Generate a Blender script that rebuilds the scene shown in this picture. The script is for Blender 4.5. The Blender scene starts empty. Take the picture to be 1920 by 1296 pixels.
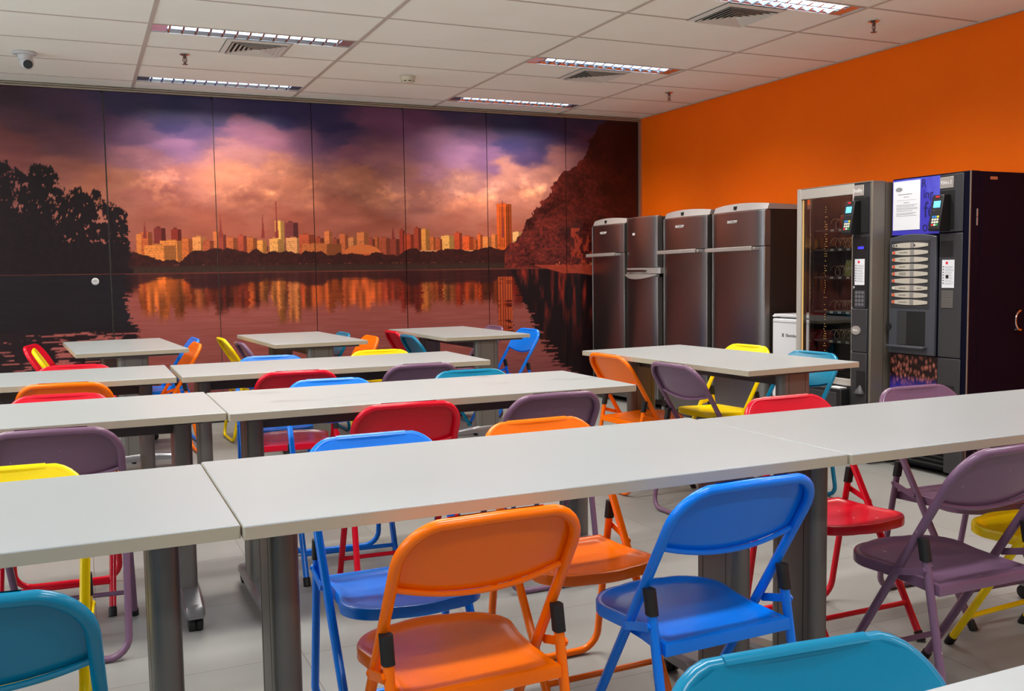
import bpy, bmesh, math, random
import numpy as np
from mathutils import Vector, Matrix, Euler

# ------------------------------------------------------------------ camera, world, exposure
sc = bpy.context.scene
C = sc.collection
YAW, PITCH, ROLL, EYE = 0.42267, -0.07749, -0.01501, 1.2154
cam_data = bpy.data.cameras.new('camera')
cam_data.lens = 33.6284
cam_data.sensor_width = 36.0
cam_data.clip_start = 0.02
cam = bpy.data.objects.new('camera', cam_data)
C.objects.link(cam)
cam.location = (0, 0, EYE)
right = Vector((0.91141875, -0.41120783, -0.01496611))
up = Vector((0.04544202, 0.06443746, 0.99688657))
fwd = Vector((0.40896319, 0.9092612, -0.07741562))
m = Matrix((right, up, -fwd)).transposed()
cam.rotation_euler = m.to_euler()
sc.camera = cam

world = bpy.data.worlds.new('daylight')
sc.world = world
world.use_nodes = True
bg = world.node_tree.nodes['Background']
bg.inputs[0].default_value = (0.84, 0.92, 1.0, 1)
bg.inputs[1].default_value = 4.1

sc.view_settings.view_transform = 'Standard'
sc.view_settings.look = 'None'
sc.view_settings.gamma = 1.0
sc.view_settings.use_curve_mapping = False
sc.view_settings.exposure = 0.34

LAMP_WATTS = 15.5
CEIL = 2.6927
YB = 8.20          # mural wall
XR = 5.10          # orange wall
XL = -3.303        # window wall
YF = -2.953        # near end of the room, closed by an added wall
GX0, GDX = 0.4468, 1.25
GY4, GDY = 7.887, 0.6023

# ------------------------------------------------------------------ colour and material helpers
def lin(c):
    c = c / 255.0
    return c / 12.92 if c <= 0.04045 else ((c + 0.055) / 1.055) ** 2.4
def rgb(r, g, b):
    return (lin(r), lin(g), lin(b), 1.0)

def mat(name, col, rough=0.5, metal=0.0, spec=0.5, coat=0.0, bump=None, vary=None, emis=None, aniso=0.0):
    m = bpy.data.materials.new(name)
    m.use_nodes = True
    nt = m.node_tree
    p = nt.nodes['Principled BSDF']
    p.inputs['Base Color'].default_value = col
    p.inputs['Roughness'].default_value = rough
    p.inputs['Metallic'].default_value = metal
    p.inputs['Specular IOR Level'].default_value = spec
    if coat:
        p.inputs['Coat Weight'].default_value = coat
        p.inputs['Coat Roughness'].default_value = 0.08
    if emis:
        p.inputs['Emission Color'].default_value = emis[0]
        p.inputs['Emission Strength'].default_value = emis[1]
    tc = None
    if bump or vary:
        tc = nt.nodes.new('ShaderNodeTexCoord')
    if vary:   # (scale, second colour, lo, hi, stretch)
        mp = nt.nodes.new('ShaderNodeMapping')
        mp.inputs['Scale'].default_value = vary[4] if len(vary) > 4 else (1, 1, 1)
        nz = nt.nodes.new('ShaderNodeTexNoise')
        nz.inputs['Scale'].default_value = vary[0]
        nz.inputs['Detail'].default_value = 5
        rp = nt.nodes.new('ShaderNodeMapRange')
        rp.inputs['From Min'].default_value = vary[2]
        rp.inputs['From Max'].default_value = vary[3]
        mx = nt.nodes.new('ShaderNodeMix')
        mx.data_type = 'RGBA'
        mx.inputs['A'].default_value = col
        mx.inputs['B'].default_value = vary[1]
        nt.links.new(tc.outputs['Object'], mp.inputs['Vector'])
        nt.links.new(mp.outputs['Vector'], nz.inputs['Vector'])
        nt.links.new(nz.outputs['Fac'], rp.inputs['Value'])
        nt.links.new(rp.outputs['Result'], mx.inputs['Factor'])
        nt.links.new(mx.outputs['Result'], p.inputs['Base Color'])
    if bump:   # (scale, strength, stretch)
        mp = nt.nodes.new('ShaderNodeMapping')
        mp.inputs['Scale'].default_value = bump[2] if len(bump) > 2 else (1, 1, 1)
        nz = nt.nodes.new('ShaderNodeTexNoise')
        nz.inputs['Scale'].default_value = bump[0]
        nz.inputs['Detail'].default_value = 4
        bp = nt.nodes.new('ShaderNodeBump')
        bp.inputs['Strength'].default_value = bump[1]
        bp.inputs['Distance'].default_value = 0.002
        nt.links.new(tc.outputs['Object'], mp.inputs['Vector'])
        nt.links.new(mp.outputs['Vector'], nz.inputs['Vector'])
        nt.links.new(nz.outputs['Fac'], bp.inputs['Height'])
        nt.links.new(bp.outputs['Normal'], p.inputs['Normal'])
    return m

def chair_paint(name, col, scuff, amount):
    """Glossy enamel with a few chipped and scuffed spots."""
    return mat(name, col, rough=0.22, spec=0.38, coat=0.0,
               vary=(30, scuff, 0.735 - amount, 0.76 - amount))

M = {}
M['ceiling_tile'] = mat('ceiling_tile', rgb(249, 248, 238), 0.95, bump=(260, 0.5), vary=(3, rgb(245, 244, 232), 0.3, 0.8))
M['tee_bar'] = mat('tee_bar', rgb(196, 184, 172), 0.6)
M['tee_dark'] = mat('tee_dark', rgb(92, 84, 78), 0.8)
M['orange_wall'] = mat('orange_wall', rgb(255, 112, 2), 0.62, spec=0.15, bump=(90, 0.15), vary=(2.0, rgb(251, 107, 2), 0.35, 0.7))
M['plain_wall'] = mat('plain_wall', rgb(150, 147, 142), 0.85)
M['aluminium_trim'] = mat('aluminium_trim', rgb(178, 166, 150), 0.4, metal=0.7)
M['dark_trim'] = mat('dark_trim', rgb(28, 24, 26), 0.6)
M['table_laminate'] = mat('table_laminate', rgb(160, 165, 167), 0.32, spec=0.45, vary=(2.0, rgb(156, 160, 161), 0.45, 0.8), bump=(420, 0.06))
M['smudged_laminate'] = mat('smudged_laminate', rgb(160, 165, 167), 0.32, spec=0.45, vary=(3.6, rgb(122, 124, 126), 0.60, 0.78, (1.0, 2.2, 1.0)), bump=(420, 0.06))
M['edge_floor_bounce'] = mat('edge_floor_bounce', rgb(176, 166, 146), 0.4)  # warm light reflected off the floor, painted into the edge colour
M['column_metal'] = mat('column_metal', rgb(112, 110, 106), 0.40, metal=0.45)
M['column_groove'] = mat('column_groove', rgb(40, 38, 37), 0.7)
M['beam_metal'] = mat('beam_metal', rgb(74, 70, 70), 0.5, metal=0.3)
M['foot_metal'] = mat('foot_metal', rgb(128, 128, 132), 0.3, metal=0.6)
M['black_rubber'] = mat('black_rubber', rgb(16, 16, 17), 0.6)
M['black_plastic'] = mat('black_plastic', rgb(20, 20, 22), 0.45)
M['matt_black'] = mat('matt_black', rgb(9, 9, 10), 0.85)
M['stainless'] = mat('stainless', rgb(150, 146, 146), 0.3, metal=1.0, bump=(500, 0.05, (1, 1, 0.02)))
M['stainless_edge'] = mat('stainless_edge', rgb(172, 168, 164), 0.3, metal=0.9)
M['fridge_side'] = mat('fridge_side', rgb(44, 33, 29), 0.55, spec=0.3)
M['fridge_cap'] = mat('fridge_cap', rgb(176, 170, 168), 0.42, metal=0.3)
M['silver_plastic'] = mat('silver_plastic', rgb(178, 172, 168), 0.32, metal=0.4)
M['white_enamel'] = mat('white_enamel', rgb(225, 226, 230), 0.35)
M['machine_grey'] = mat('machine_grey', rgb(126, 118, 108), 0.42, metal=0.3)
M['charcoal'] = mat('charcoal', rgb(52, 52, 56), 0.42)
M['charcoal_panel'] = mat('charcoal_panel', rgb(66, 68, 76), 0.4)
M['navy_enamel'] = mat('navy_enamel', rgb(13, 13, 30), 0.38, spec=0.06)
M['amber_glow'] = mat('amber_glow', rgb(255, 205, 120), 0.5, emis=(rgb(255, 205, 110), 0.9))
M['strip_light'] = mat('strip_light', rgb(255, 214, 140), 0.5, emis=(rgb(255, 205, 120), 0.9))
M['lcd_cyan'] = mat('lcd_cyan', rgb(90, 180, 250), 0.4, emis=(rgb(90, 185, 255), 0.9))
M['lcd_blue'] = mat('lcd_blue', rgb(50, 50, 230), 0.4, emis=(rgb(60, 55, 240), 0.8))
M['led_red'] = mat('led_red', rgb(200, 20, 30), 0.4, emis=(rgb(225, 25, 30), 0.6))
M['paper_white'] = mat('paper_white', rgb(222, 224, 232), 0.8)
M['ink'] = mat('ink', rgb(50, 50, 56), 0.7)
M['ink_grey'] = mat('ink_grey', rgb(140, 140, 146), 0.7)
M['logo_white'] = mat('logo_white', rgb(225, 225, 225), 0.5)
M['key_white'] = mat('key_white', rgb(205, 208, 196), 0.5)
M['key_red'] = mat('key_red', rgb(205, 35, 45), 0.5)
M['key_green'] = mat('key_green', rgb(30, 150, 70), 0.5)
M['key_blue'] = mat('key_blue', rgb(50, 130, 215), 0.5)
M['key_yellow'] = mat('key_yellow', rgb(225, 205, 50), 0.5)
M['key_metal'] = mat('key_metal', rgb(150, 152, 158), 0.3, metal=0.8)
M['lozenge'] = mat('lozenge', rgb(196, 190, 178), 0.4, metal=0.2)
M['lozenge_mid'] = mat('lozenge_mid', rgb(150, 148, 146), 0.4, metal=0.3)
M['red_spot'] = mat('red_spot', rgb(214, 84, 50), 0.5)
M['sticker_red'] = mat('sticker_red', rgb(220, 40, 60), 0.5)
M['poster_blue'] = mat('poster_blue', rgb(62, 58, 185), 0.35, vary=(3.2, rgb(112, 120, 225), 0.52, 0.72, (1, 1, 0.6)))
M['poster_ink'] = mat('poster_ink', rgb(26, 22, 92), 0.5)
M['coil_wire'] = mat('coil_wire', rgb(215, 195, 165), 0.35, metal=0.6)
M['frame_silver'] = mat('frame_silver', rgb(188, 184, 178), 0.4, metal=0.25)
M['chrome'] = mat('chrome', rgb(215, 215, 218), 0.12, metal=1.0)
M['louver_chrome'] = mat('louver_chrome', rgb(225, 232, 240), 0.16, metal=1.0)
M['lamp_housing'] = mat('lamp_housing', rgb(228, 232, 236), 0.2, metal=0.9)
M['tube_glow'] = mat('tube_glow', rgb(255, 255, 250), 0.5, emis=((0.96, 1.0, 1.0, 1), 3.5))
M['vent_white'] = mat('vent_white', rgb(214, 206, 196), 0.6)
M['vent_dark'] = mat('vent_dark', rgb(34, 32, 30), 0.9)
M['detector'] = mat('detector', rgb(214, 206, 184), 0.55)
M['brass'] = mat('brass', rgb(120, 92, 84), 0.35, metal=0.8)
M['camera_white'] = mat('camera_white', rgb(202, 202, 202), 0.4)
M['lens_dark'] = mat('lens_dark', rgb(38, 44, 48), 0.2)
M['orange_tag'] = mat('orange_tag', rgb(176, 112, 80), 0.5)
M['packet_green'] = mat('packet_green', rgb(170, 175, 90), 0.4, vary=(40, rgb(215, 205, 160), 0.5, 0.6))
M['packet_red'] = mat('packet_red', rgb(170, 30, 35), 0.4, vary=(40, rgb(110, 130, 40), 0.55, 0.62))

def floor_material():
    m = bpy.data.materials.new('floor_tile')
    m.use_nodes = True
    nt = m.node_tree
    p = nt.nodes['Principled BSDF']
    tc = nt.nodes.new('ShaderNodeTexCoord')
    br = nt.nodes.new('ShaderNodeTexBrick')
    br.offset = 0.0
    br.inputs['Scale'].default_value = 1.0
    br.inputs['Brick Width'].default_value = 0.6
    br.inputs['Row Height'].default_value = 0.6
    br.inputs['Mortar Size'].default_value = 0.0016
    br.inputs['Mortar Smooth'].default_value = 0.3
    br.inputs['Color1'].default_value = rgb(150, 151, 149)
    br.inputs['Color2'].default_value = rgb(145, 146, 143)
    br.inputs['Mortar'].default_value = rgb(110, 104, 98)
    n1 = nt.nodes.new('ShaderNodeTexNoise')
    n1.inputs['Scale'].default_value = 4.5
    n1.inputs['Detail'].default_value = 8
    n1.inputs['Roughness'].default_value = 4.1
    mp = nt.nodes.new('ShaderNodeMapping')
    mp.inputs['Scale'].default_value = (1.0, 2.6, 1.0)
    r1 = nt.nodes.new('ShaderNodeMapRange')
    r1.inputs['From Min'].default_value = 0.35
    r1.inputs['From Max'].default_value = 0.68
    r1.inputs['To Min'].default_value = 0.78
    r1.inputs['To Max'].default_value = 1.06
    mx = nt.nodes.new('ShaderNodeMix')
    mx.data_type = 'RGBA'
    mx.blend_type = 'MULTIPLY'
    mx.inputs['Factor'].default_value = 1.0
    nt.links.new(tc.outputs['Object'], br.inputs['Vector'])
    nt.links.new(tc.outputs['Object'], mp.inputs['Vector'])
    nt.links.new(mp.outputs['Vector'], n1.inputs['Vector'])
    nt.links.new(n1.outputs['Fac'], r1.inputs['Value'])
    nt.links.new(br.outputs['Color'], mx.inputs['A'])
    nt.links.new(r1.outputs['Result'], mx.inputs['B'])
    nt.links.new(mx.outputs['Result'], p.inputs['Base Color'])
    p.inputs['Roughness'].default_value = 0.42
    p.inputs['Specular IOR Level'].default_value = 0.4
    return m
M['floor'] = floor_material()

def glass_material(name, tint, refl):
    m = bpy.data.materials.new(name)
    m.use_nodes = True
    nt = m.node_tree
    nt.nodes.remove(nt.nodes['Principled BSDF'])
    out = nt.nodes['Material Output']
    tr = nt.nodes.new('ShaderNodeBsdfTransparent')
    tr.inputs[0].default_value = tint
    gl = nt.nodes.new('ShaderNodeBsdfGlossy')
    gl.inputs['Roughness'].default_value = 0.02
    fr = nt.nodes.new('ShaderNodeFresnel')
    fr.inputs['IOR'].default_value = refl
    mx = nt.nodes.new('ShaderNodeMixShader')
    nt.links.new(fr.outputs[0], mx.inputs[0])
    nt.links.new(tr.outputs[0], mx.inputs[1])
    nt.links.new(gl.outputs[0], mx.inputs[2])
    nt.links.new(mx.outputs[0], out.inputs[0])
    return m
M['door_glass'] = glass_material('door_glass', (0.80, 0.78, 0.76, 1), 1.9)
M['window_glass'] = glass_material('window_glass', (0.95, 0.97, 0.98, 1), 1.45)

def beans_material():
    m = bpy.data.materials.new('coffee_bean_print')
    m.use_nodes = True
    nt = m.node_tree
    p = nt.nodes['Principled BSDF']
    tc = nt.nodes.new('ShaderNodeTexCoord')
    mp = nt.nodes.new('ShaderNodeMapping')
    mp.inputs['Scale'].default_value = (1, 1, 0.62)
    vo = nt.nodes.new('ShaderNodeTexVoronoi')
    vo.inputs['Scale'].default_value = 50
    cr = nt.nodes.new('ShaderNodeValToRGB')
    e = cr.color_ramp.elements
    e[0].position = 0.0; e[0].color = rgb(215, 150, 130)
    e[1].position = 0.62; e[1].color = rgb(26, 12, 16)
    x = e.new(0.22); x.color = rgb(150, 84, 72)
    vo2 = nt.nodes.new('ShaderNodeTexNoise'); vo2.inputs['Scale'].default_value = 5
    sep = nt.nodes.new('ShaderNodeSeparateXYZ')
    # white steam and a blue corner printed low on the picture
    mr = nt.nodes.new('ShaderNodeMapRange')
    mr.inputs['From Min'].default_value = 0.56; mr.inputs['From Max'].default_value = 0.47
    mu = nt.nodes.new('ShaderNodeMath'); mu.operation = 'MULTIPLY'
    mb = nt.nodes.new('ShaderNodeMapRange')
    mb.inputs['From Min'].default_value = 4.16; mb.inputs['From Max'].default_value = 4.15
    mix = nt.nodes.new('ShaderNodeMix'); mix.data_type = 'RGBA'
    mix.inputs['B'].default_value = rgb(52, 48, 170)
    nt.links.new(tc.outputs['Object'], mp.inputs['Vector'])
    nt.links.new(mp.outputs['Vector'], vo.inputs['Vector'])
    nt.links.new(vo.outputs['Distance'], cr.inputs['Fac'])
    nt.links.new(tc.outputs['Object'], sep.inputs['Vector'])
    nt.links.new(sep.outputs['Z'], mr.inputs['Value'])
    nt.links.new(sep.outputs['Y'], mb.inputs['Value'])
    nt.links.new(mr.outputs['Result'], mu.inputs[0])
    nt.links.new(mb.outputs['Result'], mu.inputs[1])
    nt.links.new(cr.outputs['Color'], mix.inputs['A'])
    nt.links.new(mu.outputs['Value'], mix.inputs['Factor'])
    nt.links.new(mix.outputs['Result'], p.inputs['Base Color'])
    p.inputs['Roughness'].default_value = 0.35
    return m
M['beans'] = beans_material()

# ------------------------------------------------------------------ mesh helpers
class MB:
    def __init__(s):
        s.v = []; s.f = []
    def add(s, vs, fs):
        b = len(s.v)
        s.v += [tuple(q) for q in vs]
        s.f += [tuple(b + i for i in q) for q in fs]
        return s
    def box(s, x0, x1, y0, y1, z0, z1):
        vs = [(x, y, z) for z in (z0, z1) for y in (y0, y1) for x in (x0, x1)]
        return s.add(vs, [(0, 2, 3, 1), (4, 5, 7, 6), (0, 1, 5, 4), (2, 6, 7, 3), (0, 4, 6, 2), (1, 3, 7, 5)])
    def quad(s, a, b, c, d):
        return s.add([a, b, c, d], [(0, 1, 2, 3)])
    def prism(s, prof, axis, a0, a1):
        """prof: 2D outline; axis: 0,1,2 = the axis it is extruded along."""
        n = len(prof)
        def P(q, a):
            if axis == 0: return (a, q[0], q[1])
            if axis == 1: return (q[0], a, q[1])
            return (q[0], q[1], a)
        vs = [P(q, a0) for q in prof] + [P(q, a1) for q in prof]
        fs = [(i, (i + 1) % n, n + (i + 1) % n, n + i) for i in range(n)]
        fs += [tuple(range(n))[::-1], tuple(range(n, 2 * n))]
        return s.add(vs, fs)
    def tube(s, pts, r, n=10, closed=False, cap=True):
        pts = [Vector(p) for p in pts]
        rr = r if isinstance(r, (list, tuple)) else [r] * len(pts)
        t0 = None; nrm = None; rings = []
        L = len(pts)
        for i, p in enumerate(pts):
            if closed: t = (pts[(i + 1) % L] - pts[i - 1]).normalized()
            elif i == 0: t = (pts[1] - p).normalized()
            elif i == L - 1: t = (p - pts[i - 1]).normalized()
            else: t = ((pts[i + 1] - p).normalized() + (p - pts[i - 1]).normalized()).normalized()
            if nrm is None:
                a = Vector((0, 0, 1)) if abs(t.z) < 0.9 else Vector((1, 0, 0))
                nrm = (a - t * a.dot(t)).normalized()
            else:
                nrm = (nrm - t * nrm.dot(t)).normalized()
            b = t.cross(nrm)
            rings.append([p + (nrm * math.cos(2 * math.pi * k / n) + b * math.sin(2 * math.pi * k / n)) * rr[i] for k in range(n)])
        vs = [q for r_ in rings for q in r_]
        fs = []
        for i in range(L if closed else L - 1):
            j = (i + 1) % L
            for k in range(n):
                k2 = (k + 1) % n
                fs.append((i * n + k, i * n + k2, j * n + k2, j * n + k))
        if cap and not closed:
            fs.append(tuple(range(n))[::-1]); fs.append(tuple((L - 1) * n + k for k in range(n)))
        return s.add(vs, fs)
    def lathe(s, prof, c, axis=2, n=24):
        """prof: list of (radius, height)"""
        vs = []
        for r, h in prof:
            for k in range(n):
                a = 2 * math.pi * k / n
                q = (r * math.cos(a), r * math.sin(a), h)
                if axis == 0: q = (q[2], q[0], q[1])
                if axis == 1: q = (q[0], q[2], q[1])
                vs.append((c[0] + q[0], c[1] + q[1], c[2] + q[2]))
        fs = []
        L = len(prof)
        for i in range(L - 1):
            for k in range(n):
                k2 = (k + 1) % n
                fs.append((i * n + k, i * n + k2, (i + 1) * n + k2, (i + 1) * n + k))
        fs.append(tuple(range(n))[::-1]); fs.append(tuple((L - 1) * n + k for k in range(n)))
        return s.add(vs, fs)
    def obj(s, name, material, parent=None, bevel=0.0, smooth=False, seg=2, label=None, loc=None):
        me = bpy.data.meshes.new(name)
        me.from_pydata([tuple(q) for q in s.v], [], s.f)
        bm = bmesh.new(); bm.from_mesh(me)
        bmesh.ops.recalc_face_normals(bm, faces=bm.faces)
        bm.to_mesh(me); bm.free()
        me.materials.append(material)
        o = bpy.data.objects.new(name, me)
        C.objects.link(o)
        if loc is not None:
            me.transform(Matrix.Translation(-Vector(loc)))
            o.location = loc
        if parent is not None:
            o.parent = parent
            root = parent
            while root.parent is not None: root = root.parent
            if loc is None and root.get('_w'):        # vertices given in world coordinates
                me.transform(Matrix.Translation(-Vector(root.location)))
        if smooth:
            for p in me.polygons: p.use_smooth = True
            me.set_sharp_from_angle(angle=math.radians(38))
        if bevel:
            b = o.modifiers.new('bevel', 'BEVEL'); b.width = bevel; b.segments = seg; b.limit_method = 'ANGLE'
            b.angle_limit = math.radians(40)
            for p in me.polygons: p.use_smooth = True
            me.set_sharp_from_angle(angle=math.radians(38))
        if label: o['label'] = label
        return o

def thing(name, label, cat, loc=(0, 0, 0), rz=0.0, group=None, world_verts=False):
    o = bpy.data.objects.new(name, None)
    o.empty_display_size = 0.1
    C.objects.link(o)
    o.location = loc
    o.rotation_euler = (0, 0, rz)
    if label: o['label'] = label
    o['category'] = cat
    if group: o['group'] = group
    if world_verts: o['_w'] = 1
    return o

def tag(o, label, cat, group=None):
    o['label'] = label; o['category'] = cat
    if group: o['group'] = group
    return o

def struct(o):
    o['kind'] = 'structure'
    return o

def copy_tree(o, parent=None):
    c = o.copy()
    C.objects.link(c)
    if parent is not None:
        c.parent = parent
        c.matrix_parent_inverse = o.matrix_parent_inverse.copy()
    for ch in [q for q in bpy.data.objects if q.parent == o]:
        copy_tree(ch, c)
    return c

def arc(cx, cy, r, a0, a1, n):
    return [(cx + r * math.cos(a0 + (a1 - a0) * i / n), cy + r * math.sin(a0 + (a1 - a0) * i / n)) for i in range(n + 1)]
def rrect(x0, x1, y0, y1, r, n=5):
    h = math.pi / 2
    return (arc(x1 - r, y1 - r, r, 0, h, n) + arc(x0 + r, y1 - r, r, h, 2 * h, n) +
            arc(x0 + r, y0 + r, r, 2 * h, 3 * h, n) + arc(x1 - r, y0 + r, r, 3 * h, 4 * h, n))

# ------------------------------------------------------------------ room shell
struct(MB().box(XL - 0.1, XR + 0.1, YF, YB + 0.1, -0.1, 0.0).obj('floor', M['floor']))
struct(MB().box(XR, XR + 0.12, YF, YB + 0.1, 0.0, 2.98).obj('wall_right', M['orange_wall']))
struct(MB().box(XL - 0.1, XR, YB, YB + 0.1, 0.0, 2.98).obj('wall_back', M['plain_wall']))
struct(MB().box(XL - 0.1, XR + 0.12, YF, YB + 0.1, 2.98, 3.06).obj('light_block_slab', M['plain_wall']))  # unseen slab added above the ceiling to block light
struct(MB().box(XL - 0.1, XR + 0.12, YF - 0.1, YF, 0.0, 2.98).obj('wall_front_added', M['plain_wall']))  # unseen wall added behind the camera to keep daylight out
# window wall on the left, outside the picture: sill, lintel, piers and three windows
wl = MB().box(XL - 0.12, XL, YF, YB, 0.0, 0.85).box(XL - 0.12, XL, YF, YB, 2.35, 2.98)
WINS = [(0.9, 3.5), (4.1, 6.7)]
edges = [YF] + [q for w_ in WINS for q in w_] + [YB]
for i in range(0, len(edges), 2):
    wl.box(XL - 0.12, XL, edges[i], edges[i + 1], 0.85, 2.35)
struct(wl.obj('wall_left', M['plain_wall']))
for i, (a, b) in enumerate(WINS):
    fr = MB()
    fr.box(XL - 0.08, XL - 0.02, a, b, 0.85, 0.90).box(XL - 0.08, XL - 0.02, a, b, 2.30, 2.35)
    for q in (a, (a + b) / 2 - 0.025, b - 0.05):
        fr.box(XL - 0.08, XL - 0.02, q, q + 0.05, 0.90, 2.30)
    wf = struct(fr.obj('window_%d' % (i + 1), M['aluminium_trim']))
    MB().quad((XL - 0.05, a, 0.9), (XL - 0.05, b, 0.9), (XL - 0.05, b, 2.3), (XL - 0.05, a, 2.3)).obj('pane', M['window_glass'], wf)

# suspended ceiling: lay-in tiles, with openings where the luminaires are recessed
xs = [XL] + [GX0 + GDX * k for k in range(-2, 4)] + [XR]
ys = sorted([GY4 - GDY * n for n in range(0, 18)] + [YB])
ys = [y for y in ys if y > YF + 0.01]; ys = [YF] + ys
LAMP_Y = [(7.690, 7.872), (6.095, 6.277), (4.288, 4.470), (3.084, 3.266), (1.277, 1.459), (-0.530, -0.348), (-2.337, -2.155)]
LAMP_COL = [-2, 0, 2]
lamps = [(GX0 + GDX * c, a, b) for c in LAMP_COL for (a, b) in LAMP_Y]
ct = MB()
for i in range(len(xs) - 1):
    for j in range(len(ys) - 1):
        x0, x1, y0, y1 = xs[i], xs[i + 1], ys[j], ys[j + 1]
        strips = [(y0, y1)]
        for lx, a, b in lamps:
            if abs(lx - x0) < 0.01 and y0 - 0.01 <= a and b <= y1 + 0.01:
                strips = [(y0, a), (b, y1)]
        for a, b in strips:
            if b - a > 0.004:
                ct.box(x0, x1, a, b, CEIL + 0.002, CEIL + 0.016)
ceil = struct(ct.obj('ceiling', M['ceiling_tile']))
tb = MB()
for x in xs[1:-1]:
    tb.box(x - 0.013, x + 0.013, YF, YB, CEIL - 0.001, CEIL + 0.004)
tb.obj('main_tee', M['tee_bar'], ceil)
tb = MB(); td = MB()
for y in ys[1:-1]:
    tb.box(XL, XR, y - 0.006, y + 0.006, CEIL - 0.0005, CEIL + 0.003)
    td.box(XL, XR, y + 0.006, y + 0.010, CEIL, CEIL + 0.0025)
tb.obj('cross_tee', M['tee_bar'], ceil); td.obj('tile_joint', M['tee_dark'], ceil)
struct(MB().box(XR - 0.022, XR, YF, YB, CEIL - 0.006, CEIL + 0.001).obj('trim_2', M['tee_bar']))

# ------------------------------------------------------------------ luminaires
def luminaire(label):
    L = GDX
    t = thing('ceiling_light', label, 'ceiling light', (0, 0, CEIL), group='recessed louvred lights in the ceiling')
    w = 0.182; h = 0.085
    x0, x1, y0, y1 = 0.014, L - 0.014, 0.0, w
    hs = MB().box(x0, x1, y0, y1, h, h + 0.006)
    hs.box(x0, x1, y0, y0 + 0.002, 0.0, h).box(x0, x1, y1 - 0.002, y1, 0.0, h)
    hs.obj('housing', M['lamp_housing'], t)
    MB().box(x0, x0 + 0.085, y0 + 0.003, y1 - 0.003, 0.004, 0.010).obj('end_plate', M['lamp_housing'], t)
    MB().box(x1 - 0.085, x1, y0 + 0.003, y1 - 0.003, 0.004, 0.010).obj('end_plate', M['lamp_housing'], t)
    rf = MB()
    def par(ya, yb):
        n = 6
        pts = []
        for i in range(n + 1):
            s_ = i / n
            pts.append((ya + (yb - ya) * s_, 0.052 * (1 - (2 * s_ - 1) ** 2) ** 0.5 * 1.0 + 0.004))
        for i in range(n):
            rf.quad((x0 + 0.085, pts[i][0], pts[i][1]), (x1 - 0.085, pts[i][0], pts[i][1]), (x1 - 0.085, pts[i + 1][0], pts[i + 1][1]), (x0 + 0.085, pts[i + 1][0], pts[i + 1][1]))
    # side reflectors and the central spine
    for a, b, c_, d in ((y0 + 0.004, 0.002, y0 + 0.018, 0.070), (y1 - 0.004, 0.002, y1 - 0.018, 0.070),
                        (w / 2 - 0.006, 0.004, w / 2 - 0.001, 0.05), (w / 2 + 0.006, 0.004, w / 2 + 0.001, 0.05)):
        rf.quad((x0 + 0.085, a, b), (x1 - 0.085, a, b), (x1 - 0.085, c_, d), (x0 + 0.085, c_, d))
    rf.obj('side_reflector', M['louver_chrome'], t)
    n = 14
    for i in range(n):
        x = x0 + 0.10 + (x1 - x0 - 0.20) * i / (n - 1)
        ysn = [y0 + 0.006, w * 0.25, w / 2 - 0.004, w / 2 + 0.004, w * 0.75, y1 - 0.006]
        zlo = [0.002, 0.010, 0.002, 0.002, 0.010, 0.002]
        vs = []
        for yy, zl in zip(ysn, zlo):
            vs += [(x - 0.006, yy, zl), (x + 0.006, yy, zl), (x, yy, 0.044)]
        fs = []
        for q_ in range(5):
            a = q_ * 3
            fs += [(a, a + 3, a + 4, a + 1), (a + 1, a + 4, a + 5, a + 2), (a + 2, a + 5, a + 3, a)]
        fs += [(0, 1, 2), (15, 17, 16)]
        MB().add(vs, fs).obj('louver_blade', M['louver_chrome'], t)
    for yy in (w * 0.26, w * 0.74):
        MB().tube([(x0 + 0.06, yy, 0.066), (x1 - 0.06, yy, 0.066)], 0.012, 10).obj('fluorescent_tube', M['tube_glow'], t, smooth=True)
    ld = bpy.data.lights.new('lamp_light', 'AREA')
    ld.shape = 'RECTANGLE'; ld.size = 1.06; ld.size_y = 0.16
    ld.energy = LAMP_WATTS; ld.color = (1.0, 0.965, 0.90); ld.spread = math.radians(138)
    lo = bpy.data.objects.new('lamp_light', ld)
    C.objects.link(lo); lo.parent = t
    lo.location = (L / 2, w / 2, -0.004)
    return t
names = {(0, 0): 'long louvred ceiling light nearest the mural, above its skyline, left of two',
         (0, 1): 'long louvred ceiling light beside the left air vent, pink ends',
         (2, 0): 'long louvred ceiling light nearest the mural, toward the orange wall',
         (2, 1): 'long louvred ceiling light above the row of steel fridges, middle right of the ceiling',
         (2, 2): 'long louvred ceiling light cut by the top edge of the picture, upper right'}
first = luminaire('x')
TINT = [(1.0, 0.93, 0.80), (1.0, 0.97, 0.92), (1.0, 0.94, 0.85), (1.0, 0.94, 0.85), (0.97, 0.985, 1.0), (0.97, 0.985, 1.0), (0.97, 0.985, 1.0)]
base_light = [q for q in bpy.data.objects if q.parent == first and q.type == 'LIGHT'][0].data
row_light = []
for i_, c_ in enumerate(TINT):
    ld_ = base_light if i_ == 0 else base_light.copy()
    ld_.color = c_
    ld_.energy = LAMP_WATTS * (1.15, 1.12, 1.18, 1.15, 1.0, 1.0, 1.0)[i_]
    row_light.append(ld_)
k = 0
for ci, c in enumerate(LAMP_COL):
    for ri, (a, b) in enumerate(LAMP_Y):
        o = first if k == 0 else copy_tree(first)
        o.location = (GX0 + GDX * c, a, CEIL)
        [q for q in bpy.data.objects if q.parent == o and q.type == 'LIGHT'][0].data = row_light[ri]
        o['label'] = names.get((c, ri), 'recessed louvred ceiling light outside the picture, behind or left of the camera')
        k += 1

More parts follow.
